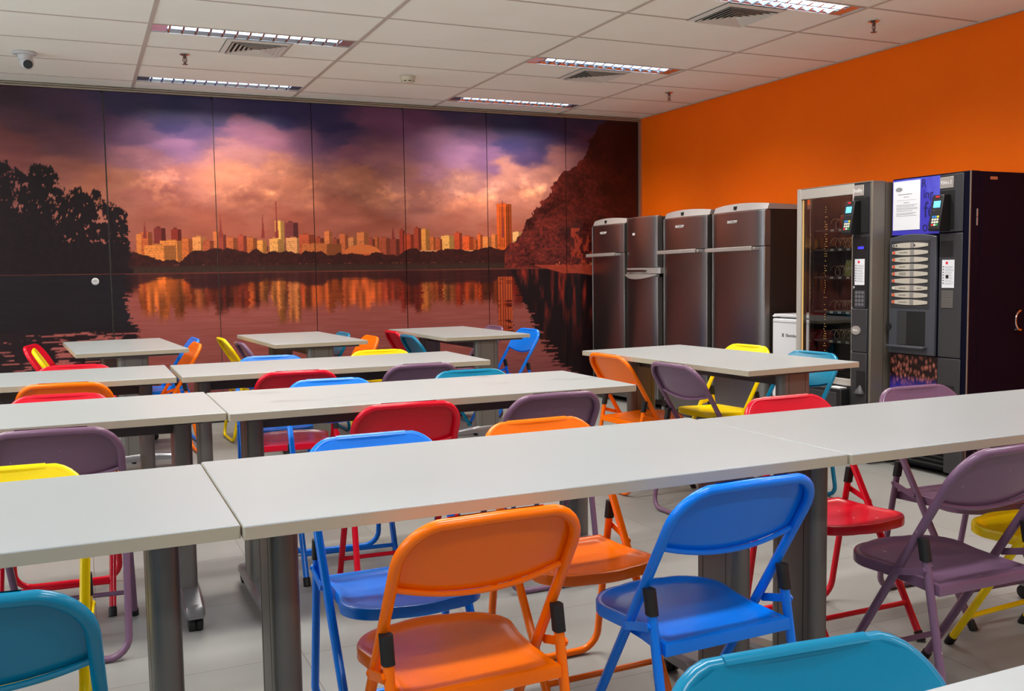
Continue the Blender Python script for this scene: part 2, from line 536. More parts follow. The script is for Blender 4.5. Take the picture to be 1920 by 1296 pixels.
# ------------------------------------------------------------------ ceiling fittings
def air_vent(xc, yc, label):
    t = thing('air_vent', label, 'air vent', (xc, yc, CEIL), group='square air diffusers in the ceiling')
    h = 0.205
    MB().box(-h, h, -h, h, -0.002, 0.0).obj('backing', M['vent_dark'], t)
    fr = MB()
    for a in range(4):
        ca, sa = [(1, 0), (0, 1), (-1, 0), (0, -1)][a]
        def R_(x, y, z): return (ca * x - sa * y, sa * x + ca * y, z)
        fr.add([R_(-h, -h, -0.001), R_(h, -h, -0.001), R_(h - 0.032, -h + 0.032, -0.012), R_(-h + 0.032, -h + 0.032, -0.012)], [(0, 1, 2, 3)])
    fr.obj('frame', M['vent_white'], t)
    n = 6
    for a in range(4):
        ca, sa = [(1, 0), (0, 1), (-1, 0), (0, -1)][a]
        def R_(x, y, z): return (ca * x - sa * y, sa * x + ca * y, z)
        sl = MB()
        for i in range(n):
            q = h - 0.036 - i * (h - 0.036) / n
            q2 = q - (h - 0.036) / n * 0.75
            sl.add([R_(-q, -q, -0.016), R_(q, -q, -0.016), R_(q2, -q2, -0.004), R_(-q2, -q2, -0.004),
                    R_(-q, -q, -0.018), R_(q, -q, -0.018), R_(q2, -q2, -0.006), R_(-q2, -q2, -0.006)],
                   [(0, 1, 2, 3), (4, 5, 6, 7), (0, 1, 5, 4), (3, 2, 6, 7)])
        sl.obj('slat', M['vent_white'], t)
    return t
air_vent(1.115, 6.487, 'square louvred air vent beside the left ceiling light')
air_vent(3.635, 6.487, 'square louvred air vent beside the ceiling light above the fridges')
air_vent(3.575, 4.682, 'square louvred air vent beside the ceiling light at the top edge')

def sprinkler(x, y, label):
    t = thing('sprinkler', label, 'sprinkler', (x, y, CEIL), group='sprinkler heads in the ceiling')
    MB().lathe([(0.034, 0.0), (0.034, -0.004), (0.020, -0.010), (0.012, -0.014)], (0, 0, 0)).obj('rosette', M['chrome'], t, smooth=True)
    MB().lathe([(0.011, -0.012), (0.011, -0.024), (0.007, -0.028)], (0, 0, 0), n=12).tube([(-0.009, 0, -0.024), (-0.013, 0, -0.042), (0, 0, -0.064)], 0.003, 6).tube([(0.009, 0, -0.024), (0.013, 0, -0.042), (0, 0, -0.064)], 0.003, 6).tube([(0, 0, -0.026), (0, 0, -0.058)], 0.003, 6).obj('bulb_frame', M['brass'], t, smooth=True)
    MB().lathe([(0.004, -0.062), (0.018, -0.065), (0.018, -0.068), (0.003, -0.069)], (0, 0, 0), n=14).obj('deflector', M['brass'], t, smooth=True)
sprinkler(0.708, 6.83, 'small metal sprinkler head in front of the left air vent')
sprinkler(4.579, 6.89, 'small metal sprinkler head near the far end of the orange wall')
sprinkler(4.453, 4.49, 'small metal sprinkler head at upper right beside the orange wall')

t = thing('smoke_detector', 'cream round smoke detector on the ceiling above the mural', 'smoke detector', (2.328, 7.02, CEIL))
MB().lathe([(0.060, 0.0), (0.062, -0.006), (0.052, -0.030), (0.046, -0.034)], (0, 0, 0)).obj('base', M['detector'], t, smooth=True)
MB().lathe([(0.044, -0.033), (0.044, -0.041), (0.043, -0.042)], (0, 0, 0)).obj('slots', M['vent_dark'], t, smooth=True)
cp = MB().lathe([(0.046, -0.041), (0.044, -0.047), (0.030, -0.052), (0.004, -0.053)], (0, 0, 0))
for a in range(8):
    an = a * math.pi / 4 + 0.4
    x, y = 0.045 * math.cos(an), 0.045 * math.sin(an)
    cp.box(x - 0.006, x + 0.006, y - 0.006, y + 0.006, -0.042, -0.032)
cp.obj('cap', M['detector'], t, smooth=True)

t = thing('security_camera', 'white dome security camera hanging from the ceiling at upper left', 'security camera', (-0.262, 7.14, CEIL))
MB().lathe([(0.070, 0.0), (0.074, -0.006), (0.070, -0.013), (0.045, -0.018)], (0, 0, 0)).obj('base', M['camera_white'], t, smooth=True)
MB().lathe([(0.046, -0.014), (0.046, -0.045), (0.030, -0.060), (0.01, -0.064)], (0.004, 0, 0)).obj('bracket', M['camera_white'], t, smooth=True)
b = MB()
pr = [(0.002, -0.048), (0.026, -0.040), (0.040, -0.022), (0.044, 0.0), (0.040, 0.020), (0.030, 0.030)]
b.lathe([(r_, h_) for r_, h_ in pr], (0, 0, 0), axis=2, n=24)
d = Vector((0.25, -1.0, -0.45)).normalized()
q = Vector((0, 0, 1)).rotation_difference(d)
def turn(mb, off):
    mb.v = [tuple(q @ Vector(p) + Vector(off)) for p in mb.v]
    return mb
turn(b, (0.012, -0.006, -0.068)).obj('camera_ball', M['camera_white'], t, smooth=True)
turn(MB().lathe([(0.029, 0.028), (0.029, 0.033), (0.020, 0.035), (0.003, 0.034)], (0, 0, 0)), (0.012, -0.006, -0.068)).obj('lens', M['lens_dark'], t, smooth=True, label='dark camera lens')

# ------------------------------------------------------------------ mural: a printed lake and skyline on hanging panels
# everything in metres on the wall: x along it, z up
SKY= [(-0.408, 2.584, 70, 50, 60), (-0.122, 2.521, 75, 55, 75), (-0.424, 2.267, 110, 65, 65), (-0.432, 2.108, 120, 70, 70), (-0.133, 2.28, 105, 70, 80), (-0.145, 2.037, 150, 95, 85), (0.112, 1.921, 165, 105, 85), (-0.274, 2.393, 85, 58, 70), (0.37, 2.549, 60, 55, 85), (0.767, 2.55, 50, 48, 86), (0.763, 2.444, 58, 50, 92), (0.44, 2.346, 105, 78, 105), (0.756, 2.275, 135, 100, 130), (0.431, 2.137, 150, 105, 115), (0.345, 1.968, 180, 120, 100), (0.746, 2.021, 170, 112, 108), (0.617, 1.848, 160, 100, 90), (0.611, 1.678, 150, 90, 75), (0.211, 2.417, 90, 65, 90), (0.966, 2.39, 85, 68, 105), (1.354, 2.604, 50, 45, 85), (1.658, 2.555, 48, 45, 88), (1.93, 2.591, 50, 45, 88), (2.064, 2.463, 50, 45, 88), (1.262, 2.426, 135, 92, 115), (1.563, 2.352, 145, 100, 120), (1.254, 2.208, 165, 115, 115), (1.206, 2.076, 200, 136, 112), (1.556, 2.131, 185, 125, 107), (1.73, 2.002, 185, 120, 98), (1.035, 2.028, 195, 130, 108), (1.369, 1.817, 160, 100, 85), (1.628, 1.643, 150, 85, 70), (1.094, 2.482, 60, 52, 90), (1.833, 2.408, 120, 85, 110), (2.107, 2.352, 80, 62, 100), (2.301, 2.566, 120, 75, 105), (2.492, 2.529, 125, 80, 110), (2.198, 2.265, 140, 92, 110), (2.387, 2.203, 155, 105, 112), (2.193, 2.082, 182, 122, 100), (2.379, 1.926, 162, 108, 90), (2.089, 1.737, 158, 95, 80), (2.022, 2.619, 50, 45, 88), (2.161, 2.604, 100, 65, 95), (2.887, 2.596, 105, 65, 95), (3.194, 2.635, 72, 55, 90), (2.882, 2.361, 135, 96, 122), (3.135, 2.276, 145, 107, 138), (2.877, 2.125, 150, 107, 125), (3.181, 2.038, 170, 122, 115), (2.87, 1.841, 162, 108, 98), (3.121, 1.652, 162, 100, 85), (2.626, 2.071, 160, 110, 105), (3.668, 2.563, 50, 45, 82), (3.941, 2.551, 45, 44, 82), (3.719, 2.394, 55, 50, 92), (3.994, 2.405, 60, 54, 88), (3.501, 2.24, 125, 92, 125), (3.937, 2.304, 75, 60, 95), (3.66, 2.123, 180, 127, 117), (4.046, 2.109, 175, 122, 112), (4.218, 2.264, 148, 103, 103), (4.451, 2.525, 92, 63, 88), (4.51, 2.629, 60, 50, 80), (3.821, 1.905, 175, 117, 102), (3.929, 1.758, 162, 103, 88), (3.385, 1.752, 168, 108, 93), (3.4, 2.526, 85, 60, 90), (4.222, 2.564, 60, 50, 82), (2.371, 1.601, 150, 88, 72), (1.019, 1.595, 150, 86, 70), (3.651, 1.557, 158, 92, 75)]
TL= [(-0.714, 2.099), (-0.504, 2.086), (-0.433, 2.089), (-0.347, 2.011), (-0.327, 2.052), (-0.271, 2.082), (-0.161, 2.085), (-0.102, 1.998), (-0.088, 1.827), (-0.059, 1.897), (-0.0, 1.939), (0.055, 1.92), (0.072, 1.871), (0.13, 1.901), (0.187, 1.882), (0.239, 1.767), (0.279, 1.788), (0.355, 1.739), (0.392, 1.677), (0.455, 1.584), (0.464, 1.53), (0.4, 1.424), (0.374, 1.276)]
TR= [(3.649, 1.448), (3.788, 1.557), (3.845, 1.682), (3.929, 1.758), (4.015, 1.869), (4.1, 1.96), (4.187, 2.088), (4.245, 2.155), (4.389, 2.209), (4.448, 2.272), (4.507, 2.35), (4.526, 2.452), (4.627, 2.583), (4.716, 2.649), (4.805, 2.669), (5.078, 2.672)]
BLD= [(1.518, 1.593, 1.66, 236, 180, 100), (1.602, 1.71, 1.651, 120, 62, 60), (2.789, 2.885, 1.603, 225, 150, 80), (3.547, 3.699, 1.837, 206, 96, 45), (0.559, 0.648, 1.602, 120, 50, 45), (0.688, 0.77, 1.594, 130, 50, 40), (0.849, 0.958, 1.53, 225, 150, 90), (0.603, 0.807, 1.5, 225, 140, 75), (1.01, 1.069, 1.573, 200, 115, 70), (1.059, 1.119, 1.552, 150, 70, 55), (1.208, 1.282, 1.543, 170, 80, 60), (1.358, 1.446, 1.499, 230, 155, 85), (1.469, 1.579, 1.517, 235, 170, 100), (1.606, 1.751, 1.522, 225, 160, 105), (1.715, 1.852, 1.553, 185, 90, 60), (1.931, 2.001, 1.581, 220, 130, 80), (2.06, 2.14, 1.554, 200, 110, 70), (2.216, 2.322, 1.568, 215, 130, 80), (2.369, 2.417, 1.531, 180, 100, 60), (2.604, 2.654, 1.593, 150, 60, 45), (2.648, 2.738, 1.555, 180, 75, 50), (2.739, 2.804, 1.612, 160, 70, 50), (2.888, 2.939, 1.532, 200, 110, 60), (2.995, 3.119, 1.541, 235, 175, 100), (3.12, 3.198, 1.57, 190, 80, 50), (3.202, 3.307, 1.537, 215, 95, 50), (3.345, 3.398, 1.556, 215, 105, 55), (3.397, 3.488, 1.532, 225, 140, 80), (3.489, 3.553, 1.557, 215, 125, 70), (3.706, 3.804, 1.577, 235, 180, 120), (0.426, 0.505, 1.551, 215, 130, 70), (0.466, 0.546, 1.568, 190, 100, 60), (0.767, 0.849, 1.517, 200, 110, 60), (1.118, 1.208, 1.526, 190, 105, 65), (1.281, 1.368, 1.526, 185, 105, 60), (1.851, 1.925, 1.526, 160, 75, 55), (1.999, 2.064, 1.517, 150, 75, 55), (2.14, 2.215, 1.526, 215, 140, 90), (2.32, 2.378, 1.517, 160, 80, 60), (2.417, 2.514, 1.522, 170, 85, 60), (2.514, 2.603, 1.517, 140, 65, 50), (0.482, 0.724, 1.466, 225, 140, 75), (0.931, 1.015, 1.5, 175, 90, 60), (1.735, 2.081, 1.472, 190, 110, 65), (2.939, 3.005, 1.517, 180, 90, 55), (3.307, 3.349, 1.517, 180, 90, 50)]
SP= [(1.078, 1.717, 1.552), (1.418, 1.717, 1.553), (1.532, 1.829, 1.553), (3.607, 1.867, 1.557), (0.494, 1.656, 1.551), (2.546, 1.625, 1.555)]
NS = np.random.RandomState(5)
MX0, MX1, MZ0, MZ1, MD = XL, 5.093, 0.075, 2.655, 0.0046
nx = int((MX1 - MX0) / MD); nz = int((MZ1 - MZ0) / MD)
gx = (MX0 + (np.arange(nx) + 0.5) * MD); gz = (MZ0 + (np.arange(nz) + 0.5) * MD)
X, Z = np.meshgrid(gx, gz)

def vnoise(x, z, seed):
    r = np.random.RandomState(seed).rand(256, 256)
    xi = np.floor(x).astype(int); zi = np.floor(z).astype(int)
    fx = x - xi; fz = z - zi
    fx = fx * fx * (3 - 2 * fx); fz = fz * fz * (3 - 2 * fz)
    g = lambda a, b: r[a % 256, b % 256]
    return (g(xi, zi) * (1 - fx) + g(xi + 1, zi) * fx) * (1 - fz) + (g(xi, zi + 1) * (1 - fx) + g(xi + 1, zi + 1) * fx) * fz
def fbm(x, z, seed, oct_=5, gain=0.55):
    o = 0; a = 1.0; s_ = 0
    for i in range(oct_):
        o = o + a * vnoise(x * 2 ** i + 31 * i, z * 2 ** i + 17 * i, seed + i); s_ += a; a *= gain
    return o / s_
def srgb2lin(a):
    a = np.clip(a, 0, 255) / 255.0
    return np.where(a <= 0.04045, a / 12.92, ((a + 0.055) / 1.055) ** 2.4)

# sky: colours blended between sample spots, drawn out sideways like cirrus
WX = X + 0.34 * (fbm(X * 2.4, Z * 8, 3, 6, 0.62) - 0.5); WZ = Z + 0.20 * (fbm(X * 2.8, Z * 9, 9, 6, 0.62) - 0.5)
num = np.zeros(X.shape + (3,)); den = np.zeros(X.shape)
for sx, sz, r_, g_, b_ in SKY:
    d2 = ((WX - sx) * 0.62) ** 2 + (WZ - sz) ** 2
    w_ = 1.0 / (d2 + 0.0012) ** 2.1
    num += w_[..., None] * np.array([r_, g_, b_]); den += w_
img = num / den[..., None]
cl = fbm(X * 3.2, Z * 9.0, 21, 6) - 0.5
mid = np.exp(-((Z - 1.90) / 0.33) ** 2)
img += cl[..., None] * (np.array([70, 52, 40]) * mid[..., None] + np.array([26, 18, 22]) * (1 - mid[..., None]))
puff = np.clip(1.0 - np.abs(fbm(X * 4.2, Z * 7.5, 33, 6, 0.6) - 0.55) * 9.0, 0, 1) * 0.07 + np.clip(fbm(X * 6.0, Z * 9.5, 35, 6, 0.6) - 0.52, 0, 1) * 1.3
puff = puff * np.exp(-((Z - 1.97) / 0.17) ** 2) * np.clip((X - 0.2) / 0.4, 0, 1)
img += (puff * 3.2)[..., None] * np.array([62, 48, 30])
H0 = 1.29                                       # foot of the trees on the far shore
haze = np.exp(-((Z - H0) / 0.22) ** 2)
img = img * (1 - 0.55 * haze[..., None]) + 0.55 * haze[..., None] * np.array([152, 84, 66])

def rect(x0, x1, z0, z1, c):
    m_ = (X >= x0) & (X < x1) & (Z >= z0) & (Z < z1)
    img[m_] = c
# distant city: a jumble of small blocks, then the taller ones
for layer, (lo, hi, dim) in enumerate(((1.440, 1.505, 0.72), (1.425, 1.470, 0.88), (1.395, 1.440, 1.0))):
    x = 0.30 + 0.01 * layer
    while x < 3.86:
        w_ = 0.014 + 0.040 * NS.rand() ** 1.4; h_ = lo + (hi - lo) * NS.rand() ** 1.6
        base = np.array([[190, 108, 74], [150, 74, 60], [214, 138, 92], [126, 58, 50], [200, 120, 80], [228, 160, 108], [172, 92, 70]][NS.randint(7)], float) * dim
        if NS.rand() > (0.45, 0.2, 0.1)[layer]:
            rect(x, x + w_ * 0.6, 1.28, h_, base); rect(x + w_ * 0.6, x + w_, 1.28, h_, base * 0.66)
            if NS.rand() > 0.6: rect(x + w_ * 0.3, x + w_ * 0.3 + 0.007, h_, h_ + 0.008, base * 0.8)
        x += w_ * (0.8 + 0.5 * NS.rand())
win = (fbm(X * 130, Z * 130, 200, 2) < 0.42) & (Z > 1.34) & (Z < 1.62) & (X > 0.3) & (X < 3.86)
for x0, x1, zt, r_, g_, b_ in BLD:
    c_ = np.array([r_, g_, b_], float)
    xm = x0 + (x1 - x0) * 0.62
    rect(x0, xm, 1.28, zt, c_); rect(xm, x1, 1.28, zt, c_ * 0.66)
    rect(x0 + (x1 - x0) * 0.25, x0 + (x1 - x0) * 0.6, zt, zt + 0.012, c_ * 0.8)
    zz = zt - 0.016
    while zz > 1.36:
        m_ = (X >= x0) & (X < x1) & (Z >= zz) & (Z < zz + 0.006)
        img[m_] *= 0.91
        zz -= 0.017
img[win & (img.mean(axis=2) > 95) & (Z < 1.50)] *= 0.86
# the single tall slab tower with dark vertical bays
for k_ in range(5):
    xx = 3.572 + k_ * 0.022
    m_ = (X >= xx) & (X < xx + 0.009) & (Z >= 1.44) & (Z < 1.815)
    img[m_] *= 0.72
for sx, szt, szb in SP:
    m_ = (np.abs(X - sx) < 0.0035 + 0.010 * np.clip((szt - Z) / (szt - szb), 0, 1) ** 2) & (Z < szt) & (Z > szb - 0.03)
    img[m_] = (126, 56, 50)
# low dome
dm = ((X - 2.265) / 0.165) ** 2 + ((Z - 1.385) / 0.082) ** 2
m_ = (dm < 1) & (Z > 1.385)
img[m_] = (198, 112, 66)
rect(2.13, 2.40, 1.33, 1.386, (176, 84, 52)); rect(0.36, 0.86, 1.305, 1.335, (186, 92, 56)); rect(2.75, 3.75, 1.405, 1.414, (206, 150, 110))
# belt of park trees
crown = 1.335 + 0.095 * fbm(X[0] * 5.5, X[0] * 0, 44, 3) + 0.035 * fbm(X[0] * 17, X[0] * 0, 45, 2) + 0.014 * fbm(X[0] * 70, X[0] * 0, 46, 2)
crown = crown - 0.055 * np.exp(-((X[0] - 0.62) / 0.20) ** 2) - 0.05 * np.exp(-((X[0] - 2.26) / 0.13) ** 2)
belt = (Z < crown[None, :]) & (Z > 1.24)
tx = fbm(X * 45, Z * 45, 51, 4)
img[belt] = (np.array([30, 15, 17]) + (tx[..., None] * np.array([44, 18, 12])))[belt]
rect(-9, 9, 1.285, 1.300, (54, 34, 28)); m_ = (Z < 1.285) & (Z >= 1.245); img[m_] = (np.array([44, 32, 28]) + tx[..., None] * np.array([20, 14, 10]))[m_]
for k_ in range(26):
    xx = 0.3 + 3.5 * NS.rand(); rect(xx, xx + 0.005 + 0.02 * NS.rand(), 1.302, 1.306, (130, 80, 70))
# left-hand trees, with ragged crowns and gaps
def edge(poly, xs_):
    px = [p[0] for p in poly]; pz = [p[1] for p in poly]
    return np.interp(xs_, px, pz)
rag = 0.13 * (fbm(X * 15, Z * 15, 61, 5, 0.72) - 0.5)
tl = edge([(-3.4, 2.05), (-2.4, 2.35), (-1.6, 2.0), (-1.1, 2.2)] + TL, X + 1.2 * rag)
mask = (Z < tl + rag) & (X < 0.395) & (Z > 1.20)
cleft = np.exp(-((X + 0.135) / 0.035) ** 2) + np.exp(-((X + 0.41) / 0.03) ** 2) + np.exp(-((X - 0.17) / 0.03) ** 2)
gap = (fbm(X * 34, Z * 26, 71, 4, 0.7) > 0.695 - 0.13 * cleft - 0.04 * np.clip((Z - tl + 0.22) / 0.2, 0, 1)) & (Z > 1.46) & (Z > tl - 0.42)
for a_, b_ in ((-0.115, 0.03), (-0.02, 0.02)):
    pass
mask &= ~gap
img[mask] = (np.array([20, 13, 17]) + (fbm(X * 40, Z * 40, 75, 3)[..., None] * np.array([14, 9, 9])))[mask]
# right-hand wooded hill
rag = 0.05 * (fbm(X * 22, Z * 22, 81, 4) - 0.5)
tr = edge([(3.60, 1.38)] + TR + [(5.2, 2.66)], X + rag)
hill = (Z < tr + rag) & (X > 3.62) & (Z > 1.245)
lum = 0.45 * fbm(X * 7, Z * 9, 83, 3) + 0.55 * fbm(X * 38, Z * 50, 85, 4, 0.7)
shade = np.clip(1.25 - (X - 3.9) * 0.75 + (1.9 - Z) * 0.25, 0.35, 1.25)
hc = np.array([40, 15, 15]) + (np.clip(lum - 0.30, 0, 1) * 1.7 * shade)[..., None] * np.array([104, 44, 34])
img[hill] = hc[hill]
glow = hill & (fbm(X * 30, Z * 14, 91, 4) > 0.56) & (Z < 1.62) & (X > 4.32) & (X < 4.85)
img[glow] = (150, 60, 42)
# sandy bank in front of the hill
bank = (Z < 1.272 + 0.0 * X) & (Z > 1.185 - (X - 4.2) * 0.055 + 0.012 * np.sin(X * 9)) & (X > 3.88) & (Z > 1.285 - (X - 3.86) * 0.25)
img[bank] = (np.array([128, 52, 38]) + (fbm(X * 30, Z * 60, 95, 4)[..., None] * np.array([50, 26, 18])))[bank]
for k_ in range(90):
    xx = 4.12 + 0.6 * NS.rand() ** 0.8; zz = 1.255 + 0.03 * NS.rand()
    rect(xx, xx + 0.006, zz, zz + 0.016, [(206, 120, 86), (120, 30, 34), (60, 26, 28)][NS.randint(3)])

# lake: the shore mirrored about the water line, combed by ripples
HW = 1.245
land = img.copy()
rows = ((gz - MZ0) / MD).astype(int)
top = np.full(nx, 1.40)                          # skyline height per column, for the reflected streaks
for x0, x1, zt, r_, g_, b_ in BLD:
    top[(gx >= x0) & (gx < x1)] = np.maximum(top[(gx >= x0) & (gx < x1)], zt)
band = (gz > 1.40) & (gz < 1.455)
scol = land[band].mean(axis=0)
ker = np.ones(3) / 3
scol = np.stack([np.convolve(scol[:, c_], ker, 'same') for c_ in range(3)], 1)
scol = scol * 0.88 + np.array([0, -8, -10])
top = np.convolve(top, ker, 'same')
for j in range(nz):
    z = gz[j]
    if z >= HW: continue
    dz = HW - z
    amp = (0.003 + 0.05 * dz)
    ii = np.clip((np.arange(nx) + (vnoise(gx * 10, gx * 0 + z * 140, 19) - 0.5) * amp * 2 / MD).astype(int), 0, nx - 1)
    wcol = np.array([140, 80, 74]) + np.array([12, 4, 0]) * np.clip(1 - dz / 0.6, 0, 1) - np.array([36, 22, 10]) * np.clip((dz - 0.75) / 0.5, 0, 1)
    rip = vnoise(gx * 5, gx * 0 + z * 190, 23) - 0.5
    hb = (top[ii] - HW) * 1.02 + rip * 0.05
    w_ = np.clip((hb + 0.04 - dz) / 0.07, 0, 1)[:, None]
    st = scol[ii] * (0.62 + 0.75 * vnoise(gx * 34, gx * 0 + z * 5, 29))[:, None] * np.array([1.04, 0.96, 0.90])
    row = wcol * (1 - w_) + (st * 0.92 + wcol * 0.06) * w_
    ht_ = (crown[ii] - HW) * 0.72 + rip * 0.03 + (vnoise(gx * 3.3, gx * 0, 31) - 0.5) * 0.07
    k_ = np.clip((ht_ - dz) / 0.03, 0, 1)[:, None] * 0.86
    row = row * (1 - k_) + np.array([46, 22, 26]) * k_
    row = row + (rip * (10 + 14 * dz))[:, None]
    if dz < 0.012: row = row * 0.4 + np.array([150, 84, 66]) * 0.6 * (0.6 + 0.4 * vnoise(gx * 3, gx * 0, 37))[:, None]
    on_bank = bank[j]
    img[j][~on_bank] = row[~on_bank]
# bright glitter under the left trees
low = (X < 0.42 + 0.10 * (fbm(X * 2, Z * 70, 99, 3) - 0.5)) & (Z < 0.84)
lit = np.exp(-((X - 0.16) / 0.20) ** 2 - ((Z - 0.70) / 0.09) ** 2) + 0.8 * np.exp(-((X + 0.16) / 0.06) ** 2) * np.clip((0.95 - Z) / 0.3, 0, 1) + 0.45 * np.clip((0.62 - Z) / 0.2, 0, 1) * np.clip((X + 0.5) / 0.6, 0, 1)
rp_ = fbm(X * 8, Z * 90, 101, 4) + 0.20 * (fbm(X * 4, Z * 3, 107, 3) - 0.5)
img[low] = (np.array([28, 17, 21]) + rp_[..., None] * 10)[low]
g2_ = np.clip((rp_ - 0.66 + 0.24 * lit) / 0.05, 0, 1)[..., None] * low[..., None]
img = img * (1 - g2_) + np.array([158, 92, 86]) * g2_
dk = (X < 0.35 + 0.16 * (fbm(X * 2, Z * 80, 115, 4) - 0.5)) & (Z < 1.24) & (Z > 0.80)
img[dk] = (np.array([20, 15, 20]) + fbm(X * 6, Z * 60, 117, 3)[..., None] * 12)[dk]
# dark reflection of the hill, its edge frayed by ripples
ex = np.interp(Z[:, 0], [0.0, 0.107, 0.35, 0.548, 0.85, 1.0, 1.184, 1.25], [4.50, 4.43, 4.18, 3.98, 3.86, 3.76, 3.70, 3.66])
fray = (fbm(X * 5, Z * 75, 121, 4) - 0.5) * 0.42 * np.clip((1.3 - Z), 0.12, 1)
rd = (X > ex[:, None] + fray) & (Z < 1.235) & ~bank
streak = np.clip(fbm(X * 26, Z * 5, 125, 4) - 0.50, 0, 1) * np.clip((Z - 0.35) * 1.6, 0, 1)
img[rd] = (np.array([30, 18, 20]) + streak[..., None] * np.array([330, 90, 50]))[rd]
# tower reflection stays over the dark water
tw = (X > 3.552) & (X < 3.692) & (Z < 1.17) & (Z > 0.662) & (fbm(X * 3, Z * 70, 131, 3) > 0.33)
bay = ((X - 3.552) % 0.026) < 0.013
img[tw & bay] = (176, 84, 46); img[tw & ~bay] = (126, 52, 38)
gray_ = img.mean(axis=2, keepdims=True)
img = np.clip(gray_ + (img - gray_) * 1.14, 0, 255)
PRINT = srgb2lin(img) * np.where(Z < 1.6, 1.12, 1.12 - 0.30 * np.clip((Z - 1.6) / 0.5, 0, 1))[..., None]  # sky colours partly hold lamp glow; dimmed upward to offset the lamps

mm = bpy.data.materials.new('mural_print'); mm.use_nodes = True
nt = mm.node_tree; pb = nt.nodes['Principled BSDF']
ca = nt.nodes.new('ShaderNodeAttribute'); ca.attribute_name = 'print'
gn = nt.nodes.new('ShaderNodeMix'); gn.data_type = 'RGBA'; gn.blend_type = 'MULTIPLY'
gn.inputs['Factor'].default_value = 1.0
MURAL_GAIN = 0.94
gn.inputs['B'].default_value = (MURAL_GAIN, MURAL_GAIN * 0.97, MURAL_GAIN * 1.0, 1)
nt.links.new(ca.outputs['Color'], gn.inputs['A']); nt.links.new(gn.outputs['Result'], pb.inputs['Base Color'])
pb.inputs['Roughness'].default_value = 0.34; pb.inputs['Specular IOR Level'].default_value = 0.35
M['mural_print'] = mm

PJ = [XL, -3.02, -2.21, -1.40, -0.585, 0.2298, 1.0446, 1.8474, 2.6611, 3.4549, 4.2693, 5.093]
TH = 0.02
PLABEL = {4: 'printed mural panel at the left edge, dark trees and a round white lock', 5: 'printed mural panel with the right end of the dark trees',
          6: 'printed mural panel with the pair of pale towers', 7: 'printed mural panel with the low lit dome', 8: 'printed mural panel with pink water and mid skyline',
          9: 'printed mural panel with the single tall orange tower', 10: 'printed mural panel with the red wooded hill beside the orange wall'}
for k_ in range(len(PJ) - 1):
    a, b = PJ[k_] + 0.003, PJ[k_ + 1] - 0.003
    if k_ == 4: b -= 0.004
    i0 = int(round((a - MX0) / MD)); i1 = int(round((b - MX0) / MD))
    i0 = max(i0, 0); i1 = min(i1, nx - 1)
    step = 1 if k_ >= 4 else 3
    ci = np.unique(np.append(np.arange(i0, i1, step), i1))
    fine = (gz > 1.15) & (gz < 1.66) if k_ >= 4 else np.zeros(nz, bool)
    js = [j for j in range(nz) if fine[j] or j % (2 if k_ >= 4 else 5) == 0 or j == nz - 1]
    js = np.array(js); W_, H_ = len(ci), len(js)
    gxx = np.interp(np.arange(W_), [0, W_ - 1], [a, b]); gzz = gz[js].copy(); gzz[0] = MZ0; gzz[-1] = MZ1
    VX, VZ = np.meshgrid(gxx, gzz)
    co = np.stack([VX.ravel(), np.full(W_ * H_, YB - TH), VZ.ravel()], 1)
    idx = np.arange(W_ * H_).reshape(H_, W_)
    q_ = np.stack([idx[:-1, :-1], idx[:-1, 1:], idx[1:, 1:], idx[1:, :-1]], -1).reshape(-1, 4)
    me = bpy.data.meshes.new('wall_panel')
    me.vertices.add(len(co)); me.vertices.foreach_set('co', co.ravel())
    me.loops.add(q_.size); me.loops.foreach_set('vertex_index', q_.ravel())
    me.polygons.add(len(q_)); me.polygons.foreach_set('loop_start', np.arange(0, q_.size, 4)); me.polygons.foreach_set('loop_total', np.full(len(q_), 4))
    me.update()
    at = me.color_attributes.new('print', 'FLOAT_COLOR', 'POINT')
    colr = PRINT[js][:, ci].reshape(-1, 3)
    at.data.foreach_set('color', np.concatenate([colr, np.ones((len(colr), 1))], 1).ravel().astype(np.float32))
    me.materials.append(mm)
    po = bpy.data.objects.new('wall_panel', me); C.objects.link(po)
    tag(po, PLABEL.get(k_, 'printed mural panel outside the picture, further left along the wall'), 'wall panel', 'printed mural panels on the back wall')
    MB().box(a, b, YB - TH + 0.0006, YB, MZ0, MZ1).obj('panel_core', M['dark_trim'], po)
    MB().box(b - 0.010, b + 0.004, YB - TH - 0.001, YB - 0.004, MZ1 - 0.016, MZ1 + 0.004).obj('hanger_clip', M['black_plastic'], po)
lk = MB().lathe([(0.028, 0.0), (0.028, -0.006), (0.022, -0.011), (0.012, -0.011), (0.011, -0.006), (0.002, -0.006)], (0.112, YB - TH - 0.001, 1.184), axis=1).obj('lock', M['camera_white'], None, smooth=True)
tag(lk, 'small round white lock ring on the dark water of the mural', 'lock')
struct(MB().box(XL, XR, YB - 0.034, YB, MZ1 + 0.004, CEIL - 0.004).obj('trim_3', M['aluminium_trim'], bevel=0.003))
struct(MB().box(XL, XR, YB - 0.036, YB - 0.0341, MZ1 + 0.016, MZ1 + 0.020).obj('trim_4', M['dark_trim']))
struct(MB().box(5.072, XR - 0.001, YB - 0.045, YB - TH - 0.001, 0.0, MZ1 + 0.003).obj('trim_5', M['aluminium_trim']))
struct(MB().box(XL, 5.07, YB - 0.03, YB, 0.0, 0.07).obj('baseboard_back', M['dark_trim']))

